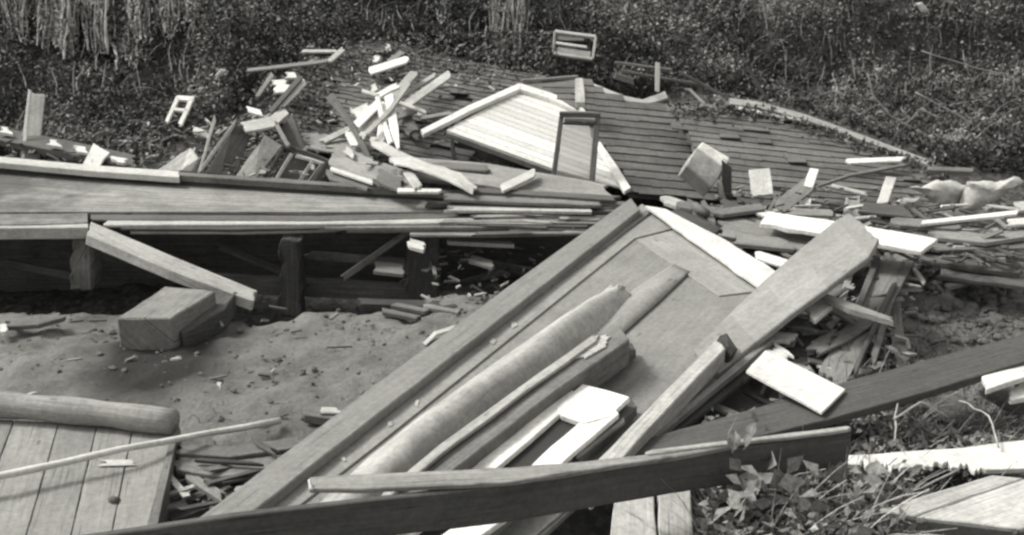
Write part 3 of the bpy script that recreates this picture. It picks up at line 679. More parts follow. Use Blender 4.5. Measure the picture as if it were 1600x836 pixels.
# ------------------------------------------------------------------ big framed panel
bp = thing('framed_panel', pn()(700, 600), 'big grey framed wall panel lying tilted across the wreckage', 'panel')
wood('panelgrey', .20, .27, dirt=.3, dirtc=.13, bump=.08, sv=22, rough=.6)
base = [(1003, 318), (1100, 385), (1205, 452), (1262, 462), (1205, 522), (1120, 596), (985, 712), (800, 880), (500, 905), (210, 905)]
poly('panel_field', [(x, y, pn(-.012)) for x, y in base], .03, 'panelgrey', parent=bp, amp=0, bev=.004)
def pboard(pts, nm='panel_stile', mt='panelgrey', dz=0, th=.016): poly(nm, [(x, y, pn(dz)) for x, y in pts], th, mt, parent=bp, amp=0, bev=.003)
pboard([(1003, 318), (1058, 355), (992, 372), (604, 683), (390, 850), (250, 905), (215, 905)])
pboard([(1061, 357), (1205, 452), (1124, 462), (994, 374)], 'panel_rail')
pboard([(1126, 464), (1203, 455), (1260, 462), (1204, 521), (1119, 595), (984, 711), (810, 860), (760, 860), (930, 660), (1062, 528)])
# raised trim along the left edge
rib('edge_trim', [(993, 318, pn(.055), 24), (800, 463, pn(.055), 33), (560, 645, pn(.055), 40), (330, 822, pn(.055), 46), (230, 900, pn(.055), 48)], 34, .055, 'greyflat', parent=bp, jag=.006, bev=.006)
rib('edge_trim', [(1018, 326, pn(.015), 8), (700, 560, pn(.015), 13), (400, 785, pn(.015), 14), (262, 900, pn(.015), 16)], 12, .016, 'mid', parent=bp, jag=.004)
for i, (x, y) in enumerate([(803, 507), (770, 533), (651, 630), (609, 661), (537, 717)]):
    a = random.uniform(0, 3)
    poly('plaster_flake', [(x + 8 * math.cos(a + k * 1.047) * random.uniform(.3, 1.1), y + 7 * math.sin(a + k * 1.047) * random.uniform(.4, 1), pn(.006)) for k in range(6)], .005, 'pale',
         'pale flake on the framed panel, %s from the top' % ['first', 'second', 'third', 'fourth', 'lowest'][i], 'flake', amp=0, bev=.003)
# swollen roll of floor covering on the panel
La = [(938, 455), (840, 520), (740, 590), (650, 655), (575, 715), (430, 850)]; Ra = [(985, 462), (955, 505), (885, 575), (795, 645), (700, 725), (560, 860)]
G = []; nn2 = 30
for i in range(nn2 + 1):
    u = i / nn2; q = u * 5; s = min(int(q), 4); t = q - s
    l = (La[s][0] + (La[s + 1][0] - La[s][0]) * t, La[s][1] + (La[s + 1][1] - La[s][1]) * t); r = (Ra[s][0] + (Ra[s + 1][0] - Ra[s][0]) * t, Ra[s][1] + (Ra[s + 1][1] - Ra[s][1]) * t)
    A3, B3 = pn(.004)(*l), pn(.004)(*r); row = []; hmax = .155 * min(1, .35 + 2.2 * u) * (1 + .06 * math.sin(u * 11))
    for k in range(15):
        f = k / 14; row.append(A3.lerp(B3, f ** 1.0) + Vector((0, 0, hmax * math.sin(math.pi * f ** 1.45) ** 1.15)) + Vector((0, 0, .004 * math.sin(k * 2.3 + u * 3) * math.sin(math.pi * f) + .002 * math.sin(u * 40 + k)  * math.sin(math.pi * f))))
    if i == 0: row = [p + Vector((random.uniform(-.02, .02), random.uniform(-.05, .04), 0)) for p in row]
    G.append(row)
V, F, U = solid_grid(G, .008, Vector((0, 0, 1)))
ro = link('rolled_linoleum', mesh_from('rolled_linoleum', V, F, U, True), 'roll', None, 'buckled pale roll of floor covering swelling over the framed panel', 'roll')
L2 = [(1052, 412), (990, 452), (925, 505), (880, 545)]; R2 = [(1078, 424), (1030, 470), (968, 525), (900, 570)]
G = []
for i in range(19):
    u = i / 18; q = u * 3; k_ = min(int(q), 2); t = q - k_
    a, b = [tuple(LL[k_][c] + (LL[k_ + 1][c] - LL[k_][c]) * t for c in (0, 1)) for LL in (L2, R2)]
    G.append([pn(.003)(*a).lerp(pn(.003)(*b), f / 8) + Vector((0, 0, .028 * min(1, u * 4) * math.sin(math.pi * (f / 8) ** 1.5))) for f in range(9)])
V, F, U = solid_grid(G, .004, Vector((0, 0, 1)))
link('panel_buckle', mesh_from('panel_buckle', V, F, U, True), 'panelgrey', bp)
rib('shard', [(905, 552, pn(.2)), (945, 530, pn(.2))], 22, .01, 'pale', 'pale triangular shard at the head of the dark timber', 'shard', jag=.04)
# dark timber beside it
def timber(name, pts, wtop, th, mt, lb, side=None, cat='timber', bev=.006):
    return rib(name, pts, wtop, th, mt, lb, cat, jag=.006, bev=bev)
timber('timber', [(975, 518, pn(.19), 30), (860, 600, pn(.19), 26), (700, 722, pn(.17), 30), (560, 840, pn(.16), 34)], 26, .15, 'mid', 'dark square timber lying slanted along the pale roll')
rib('lath', [(930, 527, pn(.215), 12), (820, 605, pn(.215), 12), (690, 700, pn(.2), 14), (600, 775, pn(.19), 14)], 12, .02, 'pale', 'pale lath running along top of the dark timber', 'lath', jag=.02)
timber('timber', [(990, 540, pn(.06), 16), (880, 622, pn(.06), 18), (700, 765, pn(.06), 20)], 18, .05, 'dark', 'low blackened timber under the right side of square timber')
# white window sash
sash = thing('window_sash', pn(.1)(800, 720), 'white painted window sash lying under the near beam', 'window sash')
rib('stile', [(897, 612, pn(.13), 24), (790, 702, pn(.12), 26), (700, 775, pn(.1), 28), (590, 860, pn(.09), 30)], 24, .028, 'white', parent=sash, jag=.003)
rib('stile', [(958, 634, pn(.13), 30), (872, 708, pn(.12), 31), (788, 790, pn(.1), 34), (688, 860, pn(.09), 38)], 30, .028, 'white', parent=sash, jag=.003)
poly('rail', [(910, 600, pn(.132)), (984, 620, pn(.132)), (950, 652, pn(.132)), (912, 661, pn(.132)), (878, 649, pn(.132)), (868, 636, pn(.132))], .028, 'white', parent=sash, bev=.003)
poly('sash_glass', [(878, 649, pn(.10)), (935, 658, pn(.10)), (740, 830, pn(.07)), (670, 815, pn(.07))], .004, 'dark_glass', parent=sash, amp=0, bev=0)
rib('dark_board', [(990, 628, pn(.08), 18), (900, 712, pn(.07), 20)], 18, .05, 'dark', 'blackened board along the right side of the white sash', 'board')
rib('grey_lath', [(975, 655, pn(.10)), (905, 708, pn(.09))], 6, .02, 'grey', 'thin grey lath on the blackened board beside sash', 'lath')
rib('dark_board', [(800, 660, pn(.03)), (700, 745, pn(.03)), (560, 860, pn(.03))], 24, .02, 'dark', 'dark board between the sash and square timber', 'board')
# square post lying with cut end
timber('post', [(1127, 537, pn(.13), 21), (1045, 620, pn(.13), 22), (968, 702, pn(.13), 26), (915, 757, pn(.13), 29)], 24, .10, 'pale', 'squared grey post with dark cut end resting on the panel', cat='post')
poly('post_end', [(1124, 524, pn(.128)), (1136, 520, pn(.128)), (1153, 545, pn(.10)), (1146, 552, pn(.10)), (1138, 540, pn(.128))], .09, 'black', 'black piece forming the dark cut end of the squared grey post', 'scrap', bev=.003)  # separate black piece serving as the post's dark end
# edges of boards under the panel's right side
rib('board', [(1205, 528, pn(.03), 10), (1130, 590, pn(.03), 9), (1010, 690, pn(.04), 9)], 9, .04, 'grey', 'narrow grey board edging the right side of the framed panel', 'board')
rib('board', [(1170, 575, pn(-.04)), (1060, 660, pn(-.03)), (1000, 706, pn(-.02))], 22, .03, 'dark', 'dark board under the right side of framed panel', 'board')
# white edge board at the panel's head
poly('white_board', [(1008, 321, pn(.05)), (1040, 326, pn(.05)), (1140, 378, pn(.05)), (1224, 430, pn(.05)), (1192, 451, pn(.045))], .025, 'white', 'long white wedge shaped board along the head of framed panel', 'board', bev=.003)
rib('white_board', [(1180, 396, pn(.03)), (1232, 412, pn(.03))], 12, .02, 'white', 'white board end showing behind the curved plank', 'board')
# great curved plank
cp = [(1350, 352, pn(.30), 62), (1332, 372, pn(.30), 78), (1270, 420, pn(.24), 74), (1215, 464, pn(.14), 68), (1160, 512, pn(.06), 62), (1100, 566, pn(.03), 54)]
rib('curved_plank', cp, 66, .04, 'panelgrey', 'wide grey plank curving up over the right side of the framed panel', 'plank', jag=.012, bev=.006)

# ------------------------------------------------------------------ right of the panel
poly('white_board', [(1200, 330, .52), (1310, 346, .52), (1466, 373, .50), (1440, 393, .50), (1300, 368, .51), (1188, 349, .52)], .03, 'white', 'wide white board lying crosswise behind the curved plank', 'board', amp=.006)
poly('white_board', [(1196, 547, .46), (1258, 576, .46), (1321, 608, .45), (1284, 644, .45), (1222, 610, .46), (1166, 579, .46)], .016, 'white', 'wide white board jutting right from under the curved plank', 'board', amp=.003, bev=.002)
rib('white_scrap', [(1292, 462, .48, 34), (1262, 486, .46, 36)], 30, .03, 'white2', 'square white scrap below the splintered stick', 'scrap', jag=.012)
rib('splintered_stick', [(1278, 456, .53, 5), (1330, 478, .51, 10), (1392, 498, .50, 5)], 8, .03, 'grey', 'splintered stick pointing right over the grey planks', 'stick', jag=.03)
for (pts, w_, th, mt, z, lb) in [
    ([(1215, 497), (1262, 505)], 16, .02, 'dark', .40, 'dark scrap stepping down under the square white scrap'),
    ([(1195, 523), (1245, 528)], 14, .02, 'pale', .37, 'upper of two pale scraps by the curved plank'),
    ([(1205, 542), (1232, 560)], 20, .02, 'white2', .36, 'lower of two pale scraps above the jutting white board'),
    ([(1410, 388), (1360, 480), (1300, 590)], 48, .03, 'grey', .30, 'wide grey plank slanting down from the crosswise white board'),
    ([(1340, 395), (1290, 470), (1240, 560)], 26, .03, 'mid', .24, 'shadowed grey plank just right of the curved plank'),
    ([(1270, 545), (1320, 520), (1368, 490)], 24, .02, 'mid', .33, 'curled grey board across the slanting planks'),
    ([(1395, 455), (1400, 510), (1412, 570)], 22, .02, 'mid', .22, 'short grey board leaning at the foot of slanting planks'),
    ([(1300, 430), (1268, 480), (1210, 540)], 14, .02, 'dark', .20, 'curved dark slat tucked closest under the curved plank'),
    ([(1330, 420), (1310, 490), (1262, 560)], 12, .02, 'grey', .27, 'curved grey slat second under the curved plank'),
    ([(1372, 400), (1345, 470), (1290, 545)], 10, .02, 'dark', .33, 'thin dark slat on top of the slanting bundle'),
    ([(1425, 400), (1390, 470), (1365, 560)], 12, .02, 'mid', .31, 'outermost curved slat of the slanting bundle'),
    ([(1450, 362), (1540, 372), (1620, 360)], 14, .03, 'grey', .40, 'weathered grey board just under the white batten at right'),
    ([(1470, 425), (1560, 436), (1640, 446)], 12, .03, 'dark', .26, 'lowest dark board above the bare bank at right'),
    ([(1225, 450), (1285, 470), (1340, 500)], 14, .02, 'mid', .38, 'short grey board crossing beneath the splintered stick'),
    ([(1215, 575), (1270, 560), (1340, 548)], 12, .02, 'dark', .27, 'dark board lying low behind the jutting white board'),
    ([(1150, 372), (1230, 380)], 16, .03, 'grey', .45, 'grey board lying before the crosswise white board'),
    ([(1060, 318), (1130, 330), (1190, 322)], 10, .03, 'mid', .47, 'grey lath bridging from white wedge board to scraps'),
    ([(1400, 345), (1500, 352)], 12, .03, 'mid', .42, 'grey board end below the pale rounded stone'),
    ([(1398, 440), (1350, 545), (1335, 580)], 8, .03, 'dark', .34, 'narrow dark lath on edge of the slanting plank'),
    ([(1300, 590), (1360, 575)], 10, .02, 'grey', .28, 'small grey lath at the foot of slanting planks'),
    ([(1140, 552), (1145, 600), (1200, 625)], 8, .02, 'mid', .15, 'bent grey lath in the hollow beside the panel'),
    ([(1108, 628), (1160, 650)], 7, .02, 'white2', .20, 'small white lath in the hollow above the beam'),
    ([(1125, 352), (1200, 362), (1320, 388)], 32, .02, 'grey', .42, 'crumpled grey sheet behind the white wedge board'),
    ([(1120, 385), (1220, 392), (1300, 400)], 18, .02, 'dark', .38, 'dark board under the crumpled grey sheet'),
    ([(1050, 328), (1090, 345), (1120, 360)], 12, .03, 'black', .50, 'charred stick end at the head of white wedge board'),
    ([(1070, 315), (1120, 340)], 14, .03, 'mid', .46, 'grey block end beside the charred stick'),
    ([(1040, 310), (1075, 322)], 12, .03, 'pale', .44, 'pale short board at foot of the sagging roof'),
    ([(1480, 438), (1540, 424), (1610, 398)], 20, .03, 'mid', .22, 'grey plank on the bare bank at the right edge'),
    ([(1380, 368), (1480, 384), (1610, 382)], 10, .03, 'mid', .36, 'long grey rail right of the crosswise white board'),
    ([(1440, 398), (1520, 412), (1600, 420)], 14, .03, 'dark', .30, 'dark rail below the long grey rail at right'),
    ([(1430, 420), (1445, 440)], 6, .02, 'pale', .3, 'tiny pale splinter beside the slanting planks'),
    ]:
    rib('board', [(x_, y_, z) for x_, y_ in pts], w_, th, mt, lb, 'board', jag=.025)
tube('log_end', [H(.5)(1085, 322), H(.48)(1105, 335)], .03, 'mid', 'stubby round branch end at the head of the white wedge board', 'branch', seg=9, lump=.1)
# long dark beam from the right and the near beam
rib('long_beam', [(1640, 532, .50, 40), (1450, 586, .46, 48), (1290, 630, .42, 50), (1150, 668, .38, 42), (960, 718, .34, 38)], 50, .04, 'darkbeam', 'long dark weathered plank running in from the right edge', 'beam', jag=.008)
def beam3(name, front, w_px, th, mt, lb, cat):
    """front: pixels of the near top edge, top face extends back by w_px"""
    G = []
    P = []
    for i in range(len(front) - 1):
        for j in range(6): t = j / 6; P.append([front[i][k] + (front[i + 1][k] - front[i][k]) * t for k in range(3)])
    P.append(list(front[-1]))
    for x, y, z in P: G.append([H(z)(x, y) + Vector((random.uniform(-1, 1), random.uniform(-1, 1), random.uniform(-1, 1))) * .002, H(z)(x, y - w_px / 2), H(z)(x - 2, y - w_px)])
    V, F, U = solid_grid(G, th, Vector((0, 0, 1)))
    o = link(name, mesh_from(name, V, F, U), mt, None, lb, cat); bevel(o, .005); return o
beam3('near_beam', [(100, 846, .58), (370, 806, .585), (780, 760, .59), (1050, 716, .595), (1170, 698, .6), (1330, 676, .6)], 7, .165, 'beam', 'long dark square beam crossing the foreground over the framed panel', 'beam')
poly('flat_board', [(483, 745, .615), (800, 730, .615), (1030, 708, .615), (1140, 690, .615), (1140, 697, .615), (1050, 714, .615), (800, 752, .615), (560, 764, .615), (483, 763, .615)], .022, 'grey', 'grey flat board lying along the top of near beam', 'board', amp=.003)
rib('pale_strip', [(1010, 706, .625), (1150, 689, .625), (1325, 668, .625)], 6, .018, 'pale', 'thin pale strip along the near beam in the weeds', 'strip', jag=.02)
rib('bent_nail_strip', [(483, 748, .64), (486, 764, .62)], 6, .01, 'white2', 'small white strip at left end of the flat board', 'strip', jag=.004)
# stubs under the beam
poly('stump_board', [(962, 772, .35), (1022, 770, .35), (1030, 900, .2), (948, 900, .2)], .1, 'pale', 'left of two pale upright boards under the near beam', 'board')
poly('stump_board', [(1028, 754, .38), (1079, 755, .38), (1086, 900, .2), (1032, 900, .2)], .07, 'pale', 'right of two pale upright boards under the near beam', 'board')
rib('dark_board', [(560, 830, pn(-.08)), (520, 870, pn(-.08))], 40, .03, 'dark', 'dark board just below the near beam at bottom', 'board')
# white jagged board and box at lower right
jag = [(1290, 712), (1400, 706), (1500, 700), (1570, 690), (1640, 688), (1640, 728), (1560, 733)]
xx = 1545
while xx > 1345:
    xx -= random.uniform(2, 9); jag.append((xx, 725 + 4 * math.sin(xx * .05) + random.choice((-3, -1, 0, 2, 4, 8, 13)) * random.uniform(.5, 1)))
jag.append((1320, 724))
poly('jagged_board', [(x, y, .33) for x, y in jag], .025, 'white', 'white board with a torn jagged lower edge in the weeds', 'board', amp=.006)
rib('white_board', [(1540, 597, .47, 22), (1600, 574, .47, 28), (1650, 556, .47, 30)], 20, .03, 'white', 'upper white board end poking in under long dark plank', 'board')
rib('white_board', [(1578, 616, .40, 18), (1650, 598, .40, 26)], 20, .03, 'white', 'lower white board end at the right photo edge', 'board')
rib('board', [(1540, 600, .28), (1610, 640, .24)], 26, .03, 'dark', 'dark board under the lower white board end', 'board')
rib('board', [(1600, 700, .2), (1500, 640, .2), (1420, 600, .2)], 40, .03, 'dark', 'dark plank sunk in the weeds under long plank', 'board')
cr = thing('wooden_box', H(.2)(1480, 800), 'pale planked wooden box lid at the bottom right corner', 'box')
bxp = [(1366, 797), (1550, 742), (1660, 752), (1640, 900), (1590, 832)]
poly('lid_board', [(1366, 797, .40), (1550, 742, .40), (1600, 747, .40), (1430, 806, .40)], .03, 'pale', parent=cr, amp=.003)
poly('lid_board', [(1432, 807, .40), (1601, 748, .40), (1700, 752, .40), (1700, 800, .40), (1595, 826, .40)], .03, 'pale', parent=cr, amp=.003)
poly('box_side', [(1368, 802, .385), (1432, 812, .385), (1595, 832, .385), (1700, 806, .385), (1700, 780, .385), (1430, 800, .385)], .3, 'mid', parent=cr, amp=0)
rib('box_edge', [(1585, 835, .395), (1640, 740, .395)], 8, .1, 'dark', parent=cr)

# ------------------------------------------------------------------ rubble behind the floor (left)
BG = 'broken boards strewn on the wreckage'
def bd(pts, w_, mt, lb, name='board', th=.022, cat='board', surf=None, jg=.02, **k):
    P = [(p[0], p[1], (p[2] if len(p) > 2 else surf)) + ((p[3],) if len(p) > 3 else ()) for p in pts]
    return rib(name, P, w_, th, mt, lb, cat, jag=jg, **k)
Y1 = DY(10.2)
bd([(57, 146, DY(10.4), 26), (45, 250, DY(10.1), 30)], 26, 'pale', 'weathered plank standing upright behind the floor at far left', 'upright_plank', cat='plank', th=.03, jg=.004)
bd([(46, 141, DY(10.3)), (36, 250, DY(10.0))], 5, 'white2', 'narrow pale strip on the edge of the upright plank', 'strip', cat='strip')
bd([(-120, 188), (0, 208), (100, 228), (210, 252)], 20, 'dark', 'dark fallen joist behind the back edge of floor', surf=bk(.28), th=.06)
for i, (x, y, w_, lb) in enumerate([(8, 202, 14, 'white block end at the left photo edge'), (85, 222, 14, 'white block end right of the upright plank'), (126, 232, 14, 'white block end beside bent white sheet'), (188, 249, 12, 'white block end right of bent white sheet')]):
    bd([(x - 9, y - 1, bk(.33)), (x + 9, y + 2, bk(.33))], w_ * .62, 'white2', lb, 'block', th=.03, cat='block', jg=.03)
poly('bent_sheet', [(x, y, SLP(.5, 9.7, .5)) for x, y in [(146, 223), (172, 238), (163, 248), (152, 266), (124, 266)]], .02, 'white', 'bent bright white sheet propped on the floor back edge', 'sheet', amp=.004)
la = thing('small_ladder', DY(11.4)(280, 195), 'small white ladder-like frame lying in the dark brush', 'ladder')
for pts, w_ in (([(278, 151), (260, 190)], 6), ([(300, 153), (281, 194)], 7), ([(276, 152), (303, 154)], 7), ([(270, 170), (294, 172)], 5)):
    rib('ladder_rail', [(x, y, SLP(.75, 11, .8)) for x, y in pts], w_, .03, 'white', parent=la, jag=.003)
poly('tilted_board', [(245, 266, .42), (297, 231, .6), (309, 248, .55), (300, 268, .44)], .03, 'pale', 'pale tilted board with broken face behind the floor', 'board')
bd([(336, 184, DY(9.9)), (312, 266, DY(9.6))], 5, 'pale', 'left of two thin crossed laths by the dark leaning board', 'lath', cat='lath')
bd([(366, 193, DY(9.95)), (314, 266, DY(9.55))], 6, 'pale', 'right of two thin crossed laths by the dark leaning board', 'lath', cat='lath')
poly('leaning_board', [(368, 193, DY(10.0)), (392, 212, DY(10.0)), (368, 276, DY(9.7)), (322, 270, DY(9.7))], .03, 'dark', 'dark board leaning among the laths behind the floor', 'board')
poly('leaning_board', [(414, 211, DY(9.8)), (441, 227, DY(9.8)), (396, 284, DY(9.5)), (366, 279, DY(9.5))], .035, 'pale', 'pale short plank leaning beside the slatted crate', 'plank')
poly('leaning_board', [(456, 178, DY(10.3)), (478, 234, DY(10.0)), (444, 228, DY(10.1)), (438, 200, DY(10.2))], .03, 'dark', 'dark pointed board standing behind the slatted crate', 'board')
cr2 = thing('slatted_crate', DY(9.5)(460, 285), 'broken slatted crate lying open behind the floor edge', 'crate')
for pts, w_, mt in (([(442, 228), (478, 240), (514, 254)], 7, 'dark'), ([(456, 240), (430, 283)], 6, 'pale'), ([(489, 252), (467, 285)], 6, 'pale'), ([(505, 255), (483, 286)], 7, 'grey'), ([(513, 254), (495, 286)], 12, 'dark'), ([(420, 281), (500, 287)], 5, 'mid'), ([(462, 244), (505, 256)], 5, 'white2'), ([(442, 232), (412, 280)], 5, 'dark')):
    rib('crate_slat', [(x, y, DY(9.62 - .004 * (y - 225))) for x, y in pts], w_, .03, mt, parent=cr2, jag=.004)
poly('crate_back', [(446, 238, DY(9.75)), (508, 256, DY(9.75)), (490, 286, DY(9.6)), (424, 284, DY(9.6))], .02, 'black', parent=cr2)

L_ = rl
for row in [
    ([(387, 109), (450, 102), (514, 94)], 5, 'grey', L_(.12), 'long thin lath at the top left of the littered roof'),
    ([(514, 95), (537, 75)], 8, 'pale', L_(.16), 'short pale lath at the right tip of the long thin lath'),
    ([(470, 79), (525, 79)], 4, 'pale', L_(.1), 'faint pale lath above the long thin lath'),
    ([(403, 148), (426, 115)], 7, 'grey', L_(.2), 'grey lath slanting left of the bright white boards'),
    ([(429, 135), (452, 133)], 20, 'white', L_(.2), 'square white board patch beside the long thin lath'),
    ([(447, 117), (463, 117)], 9, 'white', L_(.22), 'tiny white scrap above the square white patch'),
    ([(470, 119), (445, 148), (420, 176)], 8, 'dark', L_(.30), 'dark lath crossing over the square white patch'),
    ([(438, 162), (475, 124)], 13, 'white', L_(.26), 'slanting white board beside the dark lath'),
    ([(387, 170), (410, 176)], 8, 'white', L_(.15), 'small white board lying left of the littered roof'),
    ([(578, 110), (636, 92)], 11, 'white', L_(.12), 'bright white board alone near the top of the roof'),
    ([(607, 96), (631, 79)], 8, 'grey', L_(.08), 'grey board just above the lone white board'),
    ([(583, 91), (592, 92)], 11, 'white2', L_(.06), 'small pale lump of plaster above the lone white board'),
    ([(603, 73), (611, 74)], 9, 'white2', L_(.06), 'smaller pale lump near the roof top'),
    ([(648, 112), (614, 151)], 13, 'pale', L_(.30), 'pale plank fanning up right out of the white heap'),
    ([(678, 117), (625, 151)], 6, 'pale', L_(.22), 'thin pale lath fanning right out of the white heap'),
    ([(702, 115), (630, 166)], 12, 'pale', L_(.26), 'long pale plank fanning farthest right of the heap'),
    ([(564, 140), (612, 155), (665, 174)], 5, 'pale', L_(.36), 'thin lath lying across the fan of pale planks'),
    ([(655, 184), (703, 176)], 5, 'grey', L_(.18), 'thin grey lath lying right of the white heap'),
    ([(660, 138), (700, 132)], 5, 'grey', L_(.12), 'faint grey lath behind the longest pale plank'),
    ([(558, 193), (594, 158)], 13, 'white', L_(.40), 'thick white board slanting in the bright heap'),
    ([(554, 180), (580, 168)], 20, 'white', L_(.32), 'broad white board end left in the bright heap'),
    ([(594, 218), (603, 160)], 13, 'white', L_(.42), 'middle white board hanging down from the bright heap'),
    ([(623, 231, L_(.5), 5), (616, 200, L_(.5), 14), (606, 143, L_(.42), 14)], 13, 'white', L_(.46), 'pointed white board hanging down at right of heap'),
    ([(590, 149), (611, 137), (622, 133)], 9, 'white2', L_(.44), 'small white board end atop the bright heap'),
    ([(610, 222), (596, 180), (590, 150)], 8, 'white2', L_(.48), 'narrow pale board crossing over the hanging white boards'),
    ([(575, 205), (610, 170), (640, 128)], 7, 'pale', L_(.5), 'pale lath crossing steeply through the bright heap'),
    ([(581, 139), (589, 134)], 11, 'white2', L_(.3), 'little white scrap left of the heap top'),
    ([(564, 214), (592, 172)], 11, 'pale', L_(.36), 'grey plank lying between the white hanging boards'),
    ([(545, 206), (554, 226)], 12, 'white', L_(.3), 'short white board below the broad white end'),
    ([(504, 220), (554, 196)], 8, 'pale', L_(.2), 'pale lath lying left of the leaning dark pole'),
    ([(620, 178), (650, 166)], 16, 'grey', L_(.15), 'grey board end right of the pointed white board'),
    ([(645, 205), (632, 180)], 20, 'mid', L_(.10), 'dull board patch below the thin grey lath'),
    ([(620, 190), (655, 215)], 8, 'mid', L_(.08), 'grey splinter beside the pointed white board')]:
    bd(row[0], row[1], row[2], row[4], surf=row[3], jg=.014)
bd([(514, 148, DY(10.5), 14), (547, 192, DY(10.1), 10), (568, 230, DY(9.8), 9), (582, 262, DY(9.6), 10)], 10, 'dark', 'dark bent pole leaning over the left roof', 'pole', cat='pole')
# low pile at the foot of the left roof
for row in [
    ([(380, 198), (425, 190), (445, 172)], 16, 'pale', .62, 'pale bent board at left foot of the littered roof'),
    ([(300, 200), (330, 212)], 9, 'white2', .35, 'white scrap beside the thin crossed laths'),
    ([(470, 215), (530, 226), (580, 240)], 26, 'grey', .42, 'wide grey board at the foot of the littered roof'),
    ([(520, 240), (570, 262), (640, 285)], 34, 'grey', .46, 'broad grey sheet of boards before the dark pole'),
    ([(517, 262), (578, 282)], 5, 'white2', .48, 'white edged lath beside the slatted crate'),
    ([(514, 272), (578, 290)], 14, 'mid', .44, 'dull slab lying right of the slatted crate'),
    ([(581, 218), (620, 240), (665, 260)], 13, 'pale', .56, 'pale plank running down right below the white heap'),
    ([(635, 264), (654, 292)], 14, 'pale', .52, 'short pale plank beside the draped white cloth'),
    ([(618, 296), (682, 297)], 5, 'white', .50, 'thin white lath on the back edge of the floor'),
    ([(590, 272), (628, 288)], 20, 'mid', .50, 'grey block lying left of the thin white lath'),
    ([(785, 292), (812, 280), (836, 268)], 12, 'white2', .50, 'white splintered board on the wide boards below gable'),
    ([(540, 232), (552, 240)], 9, 'white2', .5, 'tiny white chip before the dark pole'),
    ([(430, 190), (450, 225)], 6, 'mid', .62, 'thin grey stick behind the slatted crate'),
    ([(395, 182), (430, 178)], 10, 'grey', .5, 'grey lath left of the dark pointed board'),
    ([(665, 182), (655, 174)], 6, 'pale', .5, 'small pale chip right of the heap'),
    ([(640, 262), (700, 258), (760, 262)], 10, 'mid', .47, 'grey plank below the gable opening')]:
    bd([(x, y, row[3]) for x, y in row[0]], row[1], row[2], row[4], jg=.02)
rib('rag', [(611, 250, .56, 10), (640, 252, .58, 15), (664, 259, .57, 13), (690, 268, .55, 15), (715, 277, .53, 17), (744, 297, .5, 10)], 14, .02, 'rag', 'pale rag draped along the low pile below the gable', 'rag', jag=.03, wob=.02)
# dark small stuff near 930..1130, behind the sagging roof
for row in [
    ([(1028, 98, DY(11.5)), (1027, 142, DY(11.3))], 7, 'pale', 'small upright stake behind the sagging roof ridge'),
    ([(960, 98, DY(11.7)), (1050, 110, DY(11.6))], 4, 'mid', 'dark lath in brush behind the upright stake'),
    ([(975, 112, DY(11.6)), (1110, 135, DY(11.5))], 4, 'mid', 'longest dark lath in brush behind the sagging ridge'),
    ([(1060, 112, DY(11.6)), (1130, 150, DY(11.4))], 5, 'dark', 'dark board in brush right of the upright stake'),
    ([(1075, 138, DY(11.5)), (1100, 162, DY(11.3))], 5, 'grey', 'short grey lath above the roof gap'),
    ([(960, 118, DY(11.5)), (990, 128, DY(11.5))], 10, 'grey', 'grey chunk of wood left of the upright stake'),
    ([(1168, 105, DY(11.6)), (1200, 160, DY(11.4))], 6, 'black', 'black branch rising behind the right roof'),
    ([(1175, 170, DY(11.2)), (1195, 150, DY(11.3))], 4, 'dark', 'short dark twig at the right roof ridge')]:
    bd(row[0], row[1], row[2], row[3], jg=.01)
# on the right roof
bk_t = thing('chimney_block', H(.5)(1105, 280), 'tilted pale concrete chimney block on the sagging roof', 'block')
poly('block_face', [(1089, 230, DY(9.3)), (1132, 262, DY(9.2)), (1112, 293, DY(9.05)), (1072, 258, DY(9.1))], .16, 'concrete', parent=bk_t, bev=.01)
poly('block_lit_top', [(1098, 221, DY(9.4)), (1141, 246, DY(9.3)), (1133, 262, DY(9.19)), (1089, 231, DY(9.29))], .10, 'white2', parent=bk_t, bev=.008)  # paler than the face: light on the top is put into its colour
for (pts, mt, lb) in [
    ([(1170, 265), (1203, 262), (1208, 303), (1175, 307)], 'white2', 'square pale board standing against the right roof'),
    ([(1266, 262), (1280, 264), (1270, 294), (1256, 290)], 'white', 'small white upright board left on the right roof'),
    ([(1252, 318), (1268, 308), (1266, 328)], 'white', 'little white triangular scrap below the small upright board'),
    ([(1385, 275), (1401, 277), (1388, 316), (1369, 319)], 'white', 'white slanting board near the torn fleece'),
    ([(1322, 308), (1344, 305), (1345, 345), (1316, 345)], 'pale', 'pale rounded board behind the top of curved plank'),
    ([(1128, 250), (1143, 262), (1142, 320), (1130, 300)], 'dark', 'dark narrow board right of the chimney block'),
    ([(1120, 285), (1130, 290), (1136, 320), (1126, 318)], 'pale', 'small pale sliver under the chimney block')]:
    poly('upright_board', [(x, y, DY(9.15) if 'chimney' in lb else SLP(.36, 9.2, .62)) for x, y in pts], .025, mt, lb, 'board', amp=.004)
